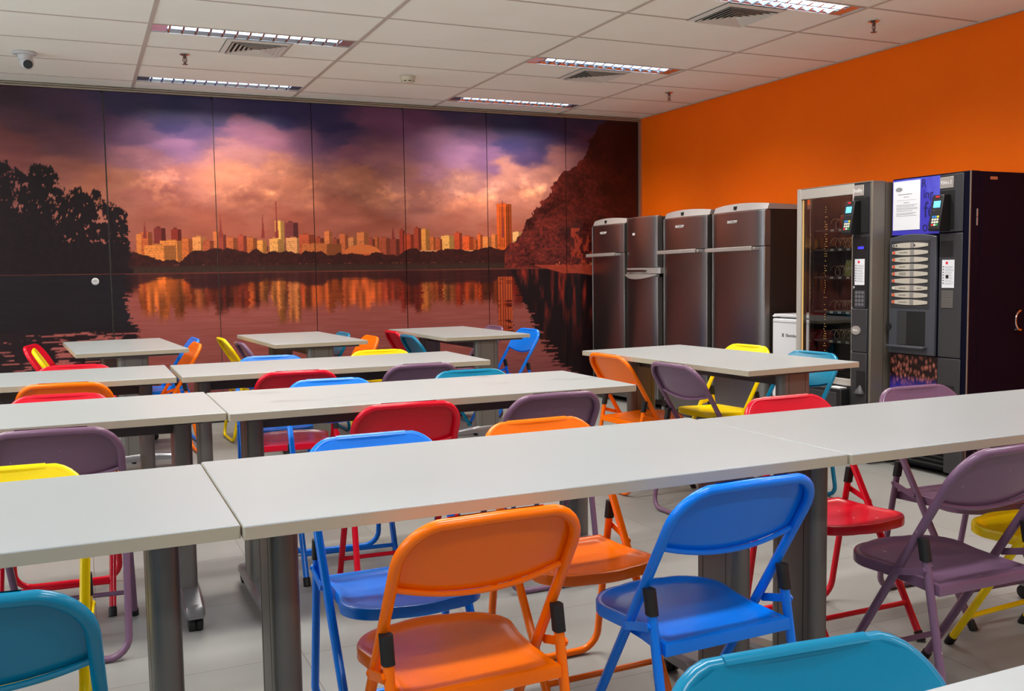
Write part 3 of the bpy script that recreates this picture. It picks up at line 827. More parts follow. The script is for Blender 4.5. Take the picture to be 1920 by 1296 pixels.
# ------------------------------------------------------------------ tables
TOPZ, TTH = 0.756, 0.027
def table(label, cx, cy, L, W, rz=0.0, group='white laminate tables', inset=0.12, inset_right=None, top='table_laminate'):
    """long side along local x, rolling T-feet under both ends"""
    t = thing('canteen_table', label, 'table', (cx, cy, 0), rz, group)
    h, w = L / 2, W / 2
    inr = inset if inset_right is None else inset_right
    MB().prism(rrect(-h, h, -w, w, 0.004, 2), 2, TOPZ - TTH, TOPZ).obj('tabletop', M[top], t, bevel=0.0022)
    MB().prism(rrect(-h - 0.0006, h + 0.0006, -w - 0.0006, w + 0.0006, 0.004, 3), 2, TOPZ - TTH + 0.001, TOPZ - 0.0026).obj('floor_bounce_band', M['edge_floor_bounce'], t, label='edge band with warm floor bounce painted in')
    MB().box(-h + inset, h - inr, -0.03, 0.03, TOPZ - TTH - 0.075, TOPZ - TTH - 0.012).obj('beam', M['beam_metal'], t, bevel=0.004)
    for s in (-1, 1):
        x = s * (h - (inset if s < 0 else inr))
        bk = MB().box(x - 0.05, x + 0.05, -w + 0.06, w - 0.06, TOPZ - TTH - 0.012, TOPZ - TTH)
        bk.obj('bracket', M['beam_metal'], t)
        col = MB().prism(rrect(x - 0.031, x + 0.031, -0.092, 0.092, 0.026, 5), 2, 0.085, TOPZ - TTH - 0.012).obj('column', M['column_metal'], t, smooth=True)
        gv = MB()
        for sx in (-1, 1):
            for yy in (-0.052, 0.052):
                gv.box(x + sx * 0.0311 - 0.0004, x + sx * 0.0311 + 0.0004, yy - 0.0012, yy + 0.0012, 0.09, TOPZ - TTH - 0.014)
        gv.obj('groove', M['column_groove'], col)
        # arched foot: tall in the middle, low rounded toes
        n = 18; fl = w - 0.035
        vs = []; fs = []
        for i in range(n + 1):
            u = -1 + 2 * i / n
            y = u * fl
            hh = 0.058 + 0.036 * (1 - abs(u) ** 1.7)
            zz = 0.050 + 0.006 * (1 - u * u)
            wd = 0.038 * (1 - 0.18 * abs(u) ** 3) if abs(u) < 0.97 else 0.024
            if abs(u) > 0.97: hh -= 0.008
            for a, b in ((-1, 0), (-1, 0.7), (-0.72, 1), (0.72, 1), (1, 0.7), (1, 0)):
                vs.append((x + a * wd, y, zz + (hh - zz + 0.012) * b))
        for i in range(n):
            for k in range(6):
                k2 = (k + 1) % 6
                fs.append((i * 6 + k, i * 6 + k2, (i + 1) * 6 + k2, (i + 1) * 6 + k))
        fs += [tuple(range(6))[::-1], tuple(n * 6 + k for k in range(6))]
        MB().add(vs, fs).obj('foot', M['foot_metal'], t, smooth=True)
        for sy in (-1, 1):
            y = sy * (fl - 0.045)
            cs = MB().lathe([(0.010, -0.026), (0.0245, -0.023), (0.0255, -0.016), (0.0255, -0.004), (0.018, -0.002), (0.018, 0.002), (0.0255, 0.004), (0.0255, 0.016), (0.0245, 0.023), (0.010, 0.026)], (x, y + sy * 0.008, 0.0256), axis=0, n=20)
            cs.obj('caster', M['black_rubber'], t, smooth=True)
            MB().lathe([(0.008, 0.0), (0.008, 0.03)], (x, y, 0.03), n=8).obj('caster_stem', M['black_plastic'], t)
    return t
def ftable(label, x0, x1, y0, y1, **k):
    return table(label, (x0 + x1) / 2, (y0 + y1) / 2, x1 - x0, y1 - y0, **k)

ftable('near row white table running off the right edge of the picture', 1.702, 3.15, 1.768, 2.412, inset_right=0.055)
ftable('near row white table, the middle one with the orange and blue chairs pushed toward it', 0.254, 1.698, 1.776, 2.452)
ftable('near row white table running off the left edge, above the teal chair', -1.22, 0.250, 1.792, 2.428)
ftable('second row white table with grey smudges on its right end', 0.434, 2.010, 3.262, 3.905, top='smudged_laminate')
ftable('second row white table running off the left edge, behind the big purple chair', -1.10, 0.430, 3.305, 3.950)
ftable('third row white table, right of the narrow gap, purple chair before its right end', 0.408, 1.935, 4.580, 5.235)
ftable('third row white table running off the left edge, left of the narrow gap', -1.12, 0.384, 4.600, 5.270)
ftable('white table corner at the bottom right of the picture, nearest the camera', 0.30, 1.95, 0.07, 0.735)
table('white table by the mural, leftmost of the back three, red chair at its left', 0.243, 6.985, 1.245, 0.660, math.pi / 2 + 0.070, inset=0.06)
table('white table by the mural, middle of the back three, yellow chair at its left', 1.442, 7.012, 1.245, 0.640, math.pi / 2 + 0.050, inset=0.06)
table('white table by the mural, rightmost of the back three, blue chair at its right', 2.645, 6.950, 1.255, 0.665, math.pi / 2 + 0.030, inset=0.06)
table('white table in front of the steel fridges, four chairs around it', 3.005, 4.155, 1.375, 0.700, math.pi / 2 + 0.072, inset=0.085)

# ------------------------------------------------------------------ folding chairs
PAINT = {
    'red': chair_paint('red_enamel', rgb(216, 14, 42), rgb(230, 190, 180), 0.0),
    'orange': chair_paint('orange_enamel', rgb(255, 116, 0), rgb(236, 120, 40), 0.0),
    'yellow': chair_paint('yellow_enamel', rgb(250, 218, 0), rgb(190, 165, 20), 0.0),
    'blue': chair_paint('blue_enamel', rgb(6, 122, 238), rgb(60, 130, 215), 0.0),
    'teal': chair_paint('teal_enamel', rgb(2, 118, 156), rgb(70, 165, 190), 0.0),
    'purple': chair_paint('purple_enamel', rgb(118, 88, 114), rgb(190, 180, 175), 0.018),
}
RT = 0.0118
def folding_chair(colour):
    P = PAINT[colour]
    t = thing('folding_chair', None, 'chair', (0, 0, 0))
    hw, yf, yt, ht = 0.186, 0.212, -0.250, 0.750
    ax = Vector((0, yt - yf, ht)); Lh = ax.length; ax.normalize()
    def on(x, z, off=0.0):
        """point on the sloping back/front-leg plane"""
        k = z / ht
        nrm = Vector((0, ht, yf - yt)).normalized()       # toward the sitter
        return Vector((x, yf + (yt - yf) * k, z)) + nrm * off
    # inverted U: front legs running up into the back
    cr = 0.085
    pts = [on(-hw + 0.004, 0.014), on(-hw, 0.30), on(-hw - 0.004, ht - cr)]
    for a in range(1, 8):
        an = math.pi - a * math.pi / 2 / 8
        pts.append(on(-hw - 0.004 + cr + cr * math.cos(an), ht - cr + cr * math.sin(an)))
    left = pts
    full = left + [on(0, ht)] + [Vector((-p.x, p.y, p.z)) for p in reversed(left)]
    MB().tube(full, RT, 16).obj('front_leg_frame', P, t, smooth=True)
    # rear U with a floor bar
    zs = 0.505; yr0 = on(0, zs).y - 0.026; yr1 = -0.222; r2 = 0.062; hr = 0.189
    def rear(x, z):
        k = 1 - z / zs
        return Vector((x, yr0 + (yr1 - yr0) * k, z))
    zb = 0.0125
    pts = [rear(-hr, zs), rear(-hr, 0.3), rear(-hr, zb + r2)]
    for a in range(1, 7):
        an = math.pi + a * math.pi / 2 / 6
        pts.append(rear(-hr + r2 + r2 * math.cos(an), zb + r2 + r2 * math.sin(an)))
    full = pts + [rear(0, zb)] + [Vector((-p.x, p.y, p.z)) for p in reversed(pts)]
    MB().tube(full, RT * 0.95, 12).obj('rear_leg_frame', P, t, smooth=True)
    # front stretcher
    MB().tube([on(-hw, 0.108), on(-hw + 0.02, 0.108), on(hw - 0.02, 0.108), on(hw, 0.108)], [0.012, 0.0085, 0.0085, 0.012], 10).obj('stretcher', P, t, smooth=True)
    for s in (-1, 1):
        MB().tube([on(s * (hw - 0.004), 0.0), on(s * (hw - 0.004), 0.028)], 0.0142, 12).obj('foot_cap', M['black_rubber'], t, smooth=True)
        sl = MB().prism(rrect(s * hr - 0.0132, s * hr + 0.0132, yr0 - 0.0135, yr0 + 0.0135, 0.009, 4), 2, zs - 0.050, zs + 0.006)
        sl.v = [(x, y - (yr0 - yr1) / zs * (zs - z), z) for x, y, z in sl.v]
        sl.obj('sleeve', M['black_rubber'], t, smooth=True, label='black rubber sleeve')
        # folding link between rear leg and seat pivot
        a = rear(s * (hr + 0.004), zs - 0.075); b = on(s * (hw + 0.006), 0.405, -0.004)
        d = (b - a).normalized(); n_ = d.cross(Vector((1, 0, 0))).normalized() * 0.0095
        e = Vector((s * 0.0022, 0, 0)); ofs = Vector((s * 0.009, 0, 0))
        lk = MB()
        q = [a - n_ + ofs, b - n_ + ofs, b + d * 0.008 + ofs, b + n_ + ofs, a + n_ + ofs, a - d * 0.008 + ofs]
        lk.add([p_ - e for p_ in q] + [p_ + e for p_ in q],
               [tuple(range(6)), tuple(range(6, 12))[::-1]] + [(i, (i + 1) % 6, 6 + (i + 1) % 6, 6 + i) for i in range(6)])
        link = lk.obj('folding_link', P, t)
        for p_ in (a, b):
            MB().lathe([(0.005, -0.004), (0.005, 0.004), (0.002, 0.006)], (p_.x + s * 0.009, p_.y, p_.z), axis=0, n=8).obj('rivet', P, link, smooth=True)
    # pressed steel backrest: wraps the top tube from the front, bowed to the rear, rolled lower edge
    zt, zl = ht + 0.004, 0.610
    NX, NZ = 16, 7
    def bow(u, v):      # u -1..1 across, v 0 (bottom)..1 (top)
        return -0.020 * (1 - u * u) * (1 - v * 0.85)
    vs = []; fs = []
    def outline(z):
        xw = hw + 0.002
        q = z - (ht - cr)
        if q > 0:
            q = min(q, cr)
            xw = hw - cr + 0.002 + math.sqrt(max(cr * cr - q * q, 0.0))
        return xw
    rows_ = []
    for j in range(NZ + 1):
        v = j / NZ
        zc = zl + (zt - 0.004 - zl) * v
        row = []
        for i in range(NX + 1):
            u = -1 + 2 * i / NX
            zz = zc - (0.018 * (1 - u * u) * (1 - v))
            xw = outline(zc)
            row.append((u * xw, zz, bow(u, v)))
        rows_.append(row)
    for off in (0.0118, 0.0100):
        for row in rows_:
            for x, z, b_ in row:
                vs.append(on(x, z, off + b_))
    R_ = (NX + 1)
    for j in range(NZ):
        for i in range(NX):
            a = j * R_ + i
            fs.append((a, a + 1, a + R_ + 1, a + R_))
            a += R_ * (NZ + 1)
            fs.append((a, a + R_, a + R_ + 1, a + 1))
    N1 = R_ * (NZ + 1)
    for i in range(NX):
        fs.append((i, N1 + i, N1 + i + 1, i + 1)); a = NZ * R_ + i; fs.append((a, a + 1, N1 + a + 1, N1 + a))
    for j in range(NZ):
        a = j * R_; fs.append((a, a + R_, N1 + a + R_, N1 + a)); a = j * R_ + NX; fs.append((a, N1 + a, N1 + a + R_, a + R_))
    bk = MB().add(vs, fs)
    # top lip rolling over the tube
    lip = [(-1 + 2 * i / NX) * (hw - cr) for i in range(NX + 1)]
    nrm = Vector((0, ht, yf - yt)).normalized()
    lv = []
    for x in lip:
        for an in (-0.3, 0.1, 0.5, 0.9):
            lv.append(on(x, ht) + nrm * (0.0128 * math.cos(an)) + ax * (0.0128 * math.sin(an)))
    lf = [(i * 4 + k, i * 4 + k + 1, i * 4 + k + 5, i * 4 + k + 4) for i in range(NX) for k in range(3)]
    bk.add(lv, lf)
    br = bk.obj('backrest', P, t, smooth=True)
    roll = [on(r_[0] * 0.985, r_[1], r_[2] + 0.002) for r_ in rows_[0]]
    MB().tube(roll, 0.0058, 8).obj('rolled_edge', P, br, smooth=True)
    # seat: straight rear edge, swelling to rounded front lobes
    def seat_outline(ins):
        ys_, front, lobe = -0.168 + ins, 0.205 - ins, 0.184 - ins
        o = [(-0.176 + ins, ys_), (0.176 - ins, ys_)]
        o += [(0.169 - ins, -0.06), (0.172 - ins, 0.02)]
        rr = 0.115
        for a in range(0, 9):
            an = a * math.pi / 2 / 8
            o.append((lobe - rr + rr * math.cos(an), front - 0.012 - rr * 0.9 + rr * 0.9 * math.sin(an)))
        for i in range(1, 6):
            k = i / 6
            xx = (lobe - rr) * (1 - 2 * k)
            o.append((xx, front - 0.012 * (xx / (lobe - rr)) ** 2))
        for a in range(8, -1, -1):
            an = a * math.pi / 2 / 8
            o.append((-(lobe - rr + rr * math.cos(an)), front - 0.012 - rr * 0.9 + rr * 0.9 * math.sin(an)))
        o += [(-0.172 + ins, 0.02), (-0.169 + ins, -0.06)]
        return o
    def sz(y):          # gentle rise toward the front
        return 0.396 + 0.012 * (y + 0.17) / 0.37
    rings = [(0.003, -0.030), (0.0, -0.028), (0.0, -0.006), (0.002, -0.001), (0.006, 0.0), (0.014, 0.0), (0.021, -0.004), (0.05, -0.0065), (0.10, -0.0085), (0.145, -0.009)]
    vs = []; fs = []
    for ins, dz in rings:
        for x, y in seat_outline(0.0):
            x2 = x * (1 - ins / 0.178); y2 = 0.02 + (y - 0.02) * (1 - ins / 0.188)
            vs.append((x2, y2, sz(y2) + dz))
    n = len(seat_outline(0))
    for i in range(len(rings) - 1):
        for k in range(n):
            k2 = (k + 1) % n
            fs.append((i * n + k, i * n + k2, (i + 1) * n + k2, (i + 1) * n + k))
    b0 = (len(rings) - 1) * n
    vs.append((0, 0.02, sz(0.02) - 0.009))
    fs += [(b0 + k, b0 + (k + 1) % n, len(vs) - 1) for k in range(n)]
    MB().add(vs, fs).obj('seat', P, t, smooth=True)
    return t

PI = math.pi
CH = [
 # colour, x, y, rotation, label, group key
 ('orange', 0.700, 1.893, 0.022, 'large orange folding chair in the foreground, seen from behind, left of the blue one', 0),
 ('blue', 1.302, 1.893, 0.030, 'large blue folding chair in the foreground, seen from behind, between orange and purple', 0),
 ('purple', 2.146, 1.900, -0.010, 'large dusty purple folding chair at the lower right, seen from behind', 0),
 ('yellow', 2.690, 1.960, 0.05, 'yellow folding chair cut by the right edge, mostly behind the large purple chair', 0),
 ('teal', -0.175, 1.800, -0.10, 'dark teal folding chair cut by the left edge, seen from behind', 0),
 ('teal', 0.745, 0.640, PI - 0.09, 'teal backrest cut by the bottom edge, nearest the camera', 0),
 ('yellow', -0.215, 2.350, PI - 0.07, 'yellow folding chair beyond the near table at the left edge, facing us', 1),
 ('blue', 0.735, 2.375, PI, 'blue folding chair facing us beyond the near table, behind the large orange chair', 1),
 ('orange', 1.268, 2.385, PI + 0.02, 'orange folding chair facing us beyond the near table, its seat behind the large blue chair', 1),
 ('red', 2.255, 2.425, PI - 0.01, 'bright red folding chair facing us beyond the near table on the right', 1),
 ('purple', 2.850, 2.405, PI - 0.04, 'purple folding chair facing us beyond the near table, before the coffee machine', 1),
 ('purple', -0.075, 3.440, -0.10, 'big purple backrest at the left edge, seen from behind before the second row', 2),
 ('red', 1.055, 3.450, -0.06, 'red folding chair with chipped top edge, seen from behind before the second row', 2),
 ('purple', 1.612, 3.420, 0.0, 'purple folding chair seen from behind, before the right end of the second row', 2),
 ('red', -0.110, 3.880, PI - 0.08, 'red chair top facing us beyond the second row, in front of the orange chair', 3),
 ('blue', 0.955, 3.862, PI - 0.08, 'light blue chair top facing us beyond the second row, right of a red chair', 3),
 ('teal', 1.625, 3.878, PI - 0.06, 'teal chair top facing us beyond the second row, right of a purple chair', 3),
 ('orange', -0.060, 4.815, -0.10, 'orange folding chair at the far left seen from behind, before the third row', 4),
 ('red', 0.945, 4.780, -0.09, 'red folding chair seen from behind before the third row, right of the narrow gap', 4),
 ('purple', 1.560, 4.790, -0.04, 'purple folding chair seen from behind before the right end of the third row', 4),
 ('red', -0.065, 5.240, PI - 0.09, 'red chair top facing us beyond the third row at the left', 5),
 ('blue', 0.940, 5.215, PI - 0.09, 'blue chair top facing us beyond the third row, right of a yellow chair', 5),
 ('yellow', 1.590, 5.252, PI - 0.08, 'yellow chair top facing us beyond the third row', 5),
 ('red', -0.085, 7.27, -PI / 2 - 0.24, 'red folding chair at the left of the leftmost back table', 6),
 ('yellow', -0.040, 6.87, -PI / 2 + 0.02, 'yellow folding chair seen against the red one at the leftmost back table', 6),
 ('blue', 0.510, 7.38, PI / 2 + 0.07, 'blue folding chair at the right of the leftmost back table, behind an orange one', 6),
 ('orange', 0.465, 6.83, PI / 2 + 0.06, 'orange folding chair at the right of the leftmost back table', 6),
 ('yellow', 1.175, 7.28, -PI / 2 + 0.05, 'yellow folding chair at the left of the middle back table', 6),
 ('purple', 1.230, 6.76, -PI / 2 + 0.05, 'purple folding chair at the left of the middle back table, right of a yellow one', 6),
 ('teal', 1.615, 7.33, PI / 2 + 0.05, 'teal folding chair at the right of the middle back table, by the mural', 6),
 ('orange', 1.680, 6.78, PI / 2 + 0.05, 'orange folding chair at the right of the middle back table', 6),
 ('red', 2.475, 7.28, -PI / 2 + 0.03, 'red folding chair at the left of the rightmost back table', 6),
 ('teal', 2.425, 6.72, -PI / 2 + 0.03, 'teal folding chair at the left of the rightmost back table, before a red one', 6),
 ('purple', 2.930, 7.40, PI / 2 + 0.03, 'pale purple folding chair behind the rightmost back table, close to the mural', 6),
 ('blue', 2.985, 6.83, PI / 2 + 0.07, 'blue folding chair at the right of the rightmost back table, seen whole above the seat', 6),
 ('orange', 2.835, 4.530, -PI / 2 + 0.06, 'orange folding chair at the left side of the table before the fridges', 7),
 ('purple', 2.835, 3.895, -PI / 2 + 0.05, 'purple folding chair at the left side of the table before the fridges, nearest us', 7),
 ('yellow', 3.345, 4.545, PI / 2 + 0.10, 'yellow folding chair at the far side of the table before the fridges', 7),
 ('teal', 3.335, 3.985, PI / 2 + 0.09, 'teal folding chair between the fridge-side table and the snack machine', 7),
]
GR = ['folding chairs nearest the camera', 'folding chairs beyond the near row of tables', 'folding chairs before the second row', 'folding chairs beyond the second row',
      'folding chairs before the third row', 'folding chairs beyond the third row', 'folding chairs around the back tables', 'folding chairs around the fridge-side table']
made = {}
for colour, x, y, rz, label, g in CH:
    if colour not in made:
        o = made[colour] = folding_chair(colour)
    else:
        o = copy_tree(made[colour])
    o.location = (x, y, 0.0); o.rotation_euler = (0, 0, rz)
    o['label'] = label; o['group'] = GR[g]

# ------------------------------------------------------------------ lettering helper
def text(body, size, material, parent, loc, facing='-x', name='lettering', depth=0.0008, align='CENTER', sx=1.0):
    cu = bpy.data.curves.new(name, 'FONT')
    cu.body = body; cu.size = size; cu.extrude = depth; cu.align_x = align; cu.align_y = 'CENTER'
    tmp = bpy.data.objects.new('tmp', cu); C.objects.link(tmp)
    bpy.context.view_layer.update()
    me = bpy.data.meshes.new_from_object(tmp.evaluated_get(bpy.context.evaluated_depsgraph_get()))
    bpy.data.objects.remove(tmp)
    me.transform(Matrix.Diagonal((sx, 1, 1, 1)))
    # text x -> world -y when facing -x ; text x -> world +x when facing -y
    if facing == '-x':
        R_ = Matrix(((0, 0, -1, 0), (-1, 0, 0, 0), (0, 1, 0, 0), (0, 0, 0, 1)))
    else:
        R_ = Matrix(((1, 0, 0, 0), (0, 0, -1, 0), (0, 1, 0, 0), (0, 0, 0, 1)))
    me.transform(R_)
    root = parent
    while root is not None and root.parent is not None: root = root.parent
    par = root.location if root is not None and root.get('_w') else Vector((0, 0, 0))
    me.transform(Matrix.Translation(Vector(loc) - Vector(par)))
    me.materials.clear(); me.materials.append(material)
    o = bpy.data.objects.new(name, me); C.objects.link(o)
    o.parent = parent
    return o
def dashes(parent, x, y0, y1, zs_, h, material, name='fine_print', seed=1):
    """rows of unreadable small print on a sheet facing -x; y0 is its left end as seen"""
    r = random.Random(seed); mb = MB()
    for z in zs_:
        y = y0
        end = y1 + (y0 - y1) * r.uniform(0.0, 0.25)
        while y > end:
            w_ = r.uniform(0.003, 0.010)
            mb.box(x - 0.0004, x, max(y - w_, end), y, z, z + h)
            y -= w_ + 0.0025
    return mb.obj(name, material, parent)

# ------------------------------------------------------------------ fridges along the orange wall
def bowed_front(mb, xf, y0, y1, z0, z1, bow, thick, n=14):
    """a door whose front swells toward the room (-x)"""
    vs = []; fs = []
    for z in (z0, z1):
        for i in range(n + 1):
            u = -1 + 2 * i / n
            e = 0.012 * max(0.0, (abs(u) - 0.9) / 0.1) ** 2
            vs.append((xf - bow * (1 - u * u) + e, y0 + (y1 - y0) * i / n, z))
        for i in range(n + 1):
            vs.append((xf + thick, y0 + (y1 - y0) * i / n, z))
    m_ = n + 1; T_ = 2 * m_
    for i in range(n):
        fs.append((i, i + 1, T_ + i + 1, T_ + i))
        fs.append((m_ + i, T_ + m_ + i, T_ + m_ + i + 1, m_ + i + 1))
        fs.append((i, m_ + i, m_ + i + 1, i + 1)); fs.append((T_ + i, T_ + i + 1, T_ + m_ + i + 1, T_ + m_ + i))
    fs.append((0, T_, T_ + m_, m_)); fs.append((n, m_ + n, T_ + m_ + n, T_ + n))
    return mb.add(vs, fs)

def steel_fridge(y0, y1, label, H=1.69):
    ym = (y0 + y1) / 2
    t = thing('refrigerator', label, 'refrigerator', (4.78, ym, 0), world_verts=True, group='steel refrigerators in a row')
    xf = 4.475
    MB().box(xf + 0.05, 5.07, y0 + 0.006, y1 - 0.006, 0.045, H - 0.055).obj('body', M['fridge_side'], t, bevel=0.004)
    for nm_, z0, z1 in (('freezer_door', 1.372, H - 0.062), ('lower_door', 0.105, 1.366)):
        d = bowed_front(MB(), xf, y0 + 0.004, y1 - 0.004, z0, z1, 0.032, 0.046).obj(nm_, M['stainless'], t, smooth=True)
        MB().box(xf - 0.004, xf + 0.047, y0 + 0.0015, y0 + 0.013, z0, z1).obj('edge_trim', M['stainless_edge'], d, bevel=0.003)
        MB().box(xf + 0.004, xf + 0.047, y1 - 0.006, y1 - 0.0015, z0, z1).obj('edge_trim', M['stainless_edge'], d, bevel=0.002)
        if nm_ == 'freezer_door':
            bowed_front(MB(), xf - 0.003, y0 + 0.004, y1 - 0.004, z1 - 0.008, z1 + 0.003, 0.033, 0.03).obj('top_trim', M['stainless_edge'], d, smooth=True)
            text('BRASTEMP', 0.030, M['logo_white'], d, (xf - 0.0335, ym + 0.02, 1.555), sx=0.85)
            hb = MB()
            pts = []
            for i in range(13):
                u = i / 12
                y = y1 + 0.012 - u * (y1 - y0 - 0.075)
                pts.append((xf - 0.058 - 0.010 * math.sin(u * PI), y, 1.352 + 0.004 * u))
            for (x, y, z) in pts: pass
            vs = []
            for x, y, z in pts:
                vs += [(x, y, z - 0.016), (x + 0.016, y, z - 0.016), (x + 0.016, y, z + 0.014), (x, y, z + 0.014)]
            fs = [(i * 4 + k, i * 4 + (k + 1) % 4, i * 4 + 4 + (k + 1) % 4, i * 4 + 4 + k) for i in range(12) for k in range(4)] + [(0, 3, 2, 1), (48, 49, 50, 51)]
            hb.add(vs, fs).box(xf - 0.052, xf + 0.0, y0 + 0.055, y0 + 0.075, 1.342, 1.364)
            hb.box(xf - 0.052, xf - 0.003, y1 - 0.05, y1 - 0.03, 1.342, 1.364)
            hb.obj('handle', M['silver_plastic'], t, bevel=0.003)
    bowed_front(MB(), xf + 0.035, y0 + 0.002, y1 - 0.002, 0.05, 0.1, 0.02, 0.03).obj('kick_grille', M['stainless'], t, smooth=True)
    # cap: arched top hood with a display
    cap = MB(); n = 12; vs = []; fs = []
    for xx, dz in ((xf + 0.02, 0.0), (5.06, -0.012)):
        for i in range(n + 1):
            u = -1 + 2 * i / n
            bx_ = xx - (0.030 * (1 - u * u) if xx < 4.6 else 0)
            y = y0 + (y1 - y0) * i / n
            vs += [(bx_ + (0.0 if xx < 4.6 else 0), y, H - 0.056), (bx_ + (0.014 if xx < 4.6 else 0), y, H - 0.016 + 0.016 * (1 - u * u) + dz)]
    m_ = n + 1
    for i in range(n):
        a = 2 * i; b_ = 2 * (i + m_)
        fs += [(a, a + 2, a + 3, a + 1), (b_, b_ + 1, b_ + 3, b_ + 2), (a + 1, a + 3, b_ + 3, b_ + 1), (a, b_, b_ + 2, a + 2)]
    fs += [(0, 1, 2 * m_ + 1, 2 * m_), (2 * n, 2 * (n + m_), 2 * (n + m_) + 1, 2 * n + 1)]
    cp = cap.add(vs, fs).obj('hood', M['fridge_cap'], t, smooth=True)
    MB().box(xf - 0.0125, xf + 0.004, ym + 0.004, ym + 0.032, H - 0.045, H - 0.020).obj('display', M['matt_black'], cp)
    sw = [(xf - 0.0065 + 0.006 * i / 8 * 0, ym - 0.03 - 0.13 * i / 8, H - 0.048 + 0.030 * (i / 8) ** 1.6) for i in range(9)]
    ft = MB()
    for yy in (y0 + 0.06, y1 - 0.06):
        ft.lathe([(0.02, 0.0), (0.02, 0.022), (0.012, 0.026), (0.012, 0.05)], (xf + 0.09, yy, 0.0), n=14)
        ft.lathe([(0.02, 0.0), (0.02, 0.05)], (5.0, yy, 0.0), n=14)
    ft.obj('foot', M['silver_plastic'], t, smooth=True)
    return t
steel_fridge(5.515, 6.150, 'steel refrigerator with grey hood nearest the snack machine, the tallest looking')
steel_fridge(6.205, 6.830, 'steel refrigerator with grey hood between the tall near one and the flat-topped one')
steel_fridge(7.455, 8.060, 'steel refrigerator with grey hood against the mural, farthest of the row', H=1.69)

# flat-topped fridge with a wide band between its doors
y0, y1 = 6.905, 7.420
t = thing('refrigerator', 'flat-topped steel refrigerator with a silver band between its doors, second from the mural', 'refrigerator', (4.78, 7.16, 0), world_verts=True, group='steel refrigerators in a row')
xf = 4.47; H = 1.665
MB().box(xf + 0.05, 5.07, y0 - 0.05, y1 - 0.004, 0.045, H - 0.004).obj('body', M['fridge_side'], t, bevel=0.004)
d = bowed_front(MB(), xf, y0, y1, 1.232, H, 0.040, 0.046).obj('freezer_door', M['stainless'], t, smooth=True)
MB().box(xf - 0.004, xf + 0.047, y0 - 0.002, y0 + 0.009, 1.232, H).obj('edge_trim', M['stainless_edge'], d, bevel=0.003)
bowed_front(MB(), xf - 0.002, y0, y1, H - 0.008, H + 0.003, 0.041, 0.04).obj('top_trim', M['stainless_edge'], d, smooth=True)
MB().box(xf - 0.0395, xf - 0.028, 7.205, 7.245, 1.512, 1.532).obj('badge', M['logo_white'], d)
d = bowed_front(MB(), xf, y0, y1, 0.10, 1.150, 0.040, 0.046).obj('lower_door', M['stainless'], t, smooth=True)
MB().box(xf - 0.004, xf + 0.047, y0 - 0.002, y0 + 0.009, 0.10, 1.15).obj('edge_trim', M['stainless_edge'], d, bevel=0.003)
bd = bowed_front(MB(), xf - 0.004, y0 - 0.03, y1, 1.178, 1.228, 0.040, 0.05).obj('band', M['silver_plastic'], t, smooth=True)
MB().box(xf - 0.0475, xf - 0.03, 7.02, 7.33, 1.192, 1.212).obj('window', M['stainless'], bd, bevel=0.002)
hb = MB(); n = 14; vs = []; fs = []
for i in range(n + 1):
    u = -1 + 2 * i / n
    y = y0 + (y1 - y0) * i / n
    x = xf - 0.042 * (1 - u * u) - 0.012
    vs += [(x - 0.012 * (1 - u * u), y, 1.165 - 0.035 * (1 - u * u)), (x + 0.03, y, 1.150 - 0.012 * (1 - u * u)), (x + 0.03, y, 1.176), (x - 0.012 * (1 - u * u), y, 1.172)]
fs = [(i * 4 + k, i * 4 + (k + 1) % 4, i * 4 + 4 + (k + 1) % 4, i * 4 + 4 + k) for i in range(n) for k in range(4)] + [(0, 3, 2, 1), (n * 4, n * 4 + 1, n * 4 + 2, n * 4 + 3)]
hb.add(vs, fs).obj('handle', M['silver_plastic'], t, smooth=True)
ft = MB()
for yy in (y0 + 0.05, y1 - 0.06):
    ft.lathe([(0.02, 0.0), (0.02, 0.03), (0.012, 0.034), (0.012, 0.05)], (xf + 0.09, yy, 0.0), n=14).lathe([(0.02, 0.0), (0.02, 0.05)], (5.0, yy, 0.0), n=14)
ft.obj('foot', M['silver_plastic'], t, smooth=True)

# small white fridge
t = thing('mini_fridge', 'small white refrigerator between the steel fridges and the snack machine', 'mini fridge', (4.80, 5.26, 0), world_verts=True)
MB().box(4.565, 5.06, 5.055, 5.455, 0.02, 0.862).obj('body', M['white_enamel'], t, bevel=0.006)
d = MB().box(4.500, 4.555, 5.052, 5.462, 0.05, 0.855).obj('door', M['white_enamel'], t, bevel=0.010)
MB().box(4.500, 5.06, 5.052, 5.450, 0.864, 0.886).box(4.498, 4.545, 5.430, 5.462, 0.862, 0.876).obj('worktop', M['white_enamel'], t, bevel=0.006)
MB().box(4.498, 4.5, 5.052, 5.462, 0.828, 0.831).obj('door_groove', M['ink_grey'], d)
text('Electrolux', 0.032, M['ink'], d, (4.4993, 5.262, 0.738), sx=0.85)
MB().box(4.4985, 4.5, 5.340, 5.346, 0.726, 0.750).box(4.4985, 4.5, 5.350, 5.356, 0.726, 0.750).obj('badge', M['ink'], d)
ft = MB()
for yy in (5.09, 5.42):
    for xx in (4.6, 5.0): ft.lathe([(0.018, 0.0), (0.018, 0.021)], (xx, yy, 0), n=12)
ft.obj('foot', M['black_plastic'], t)

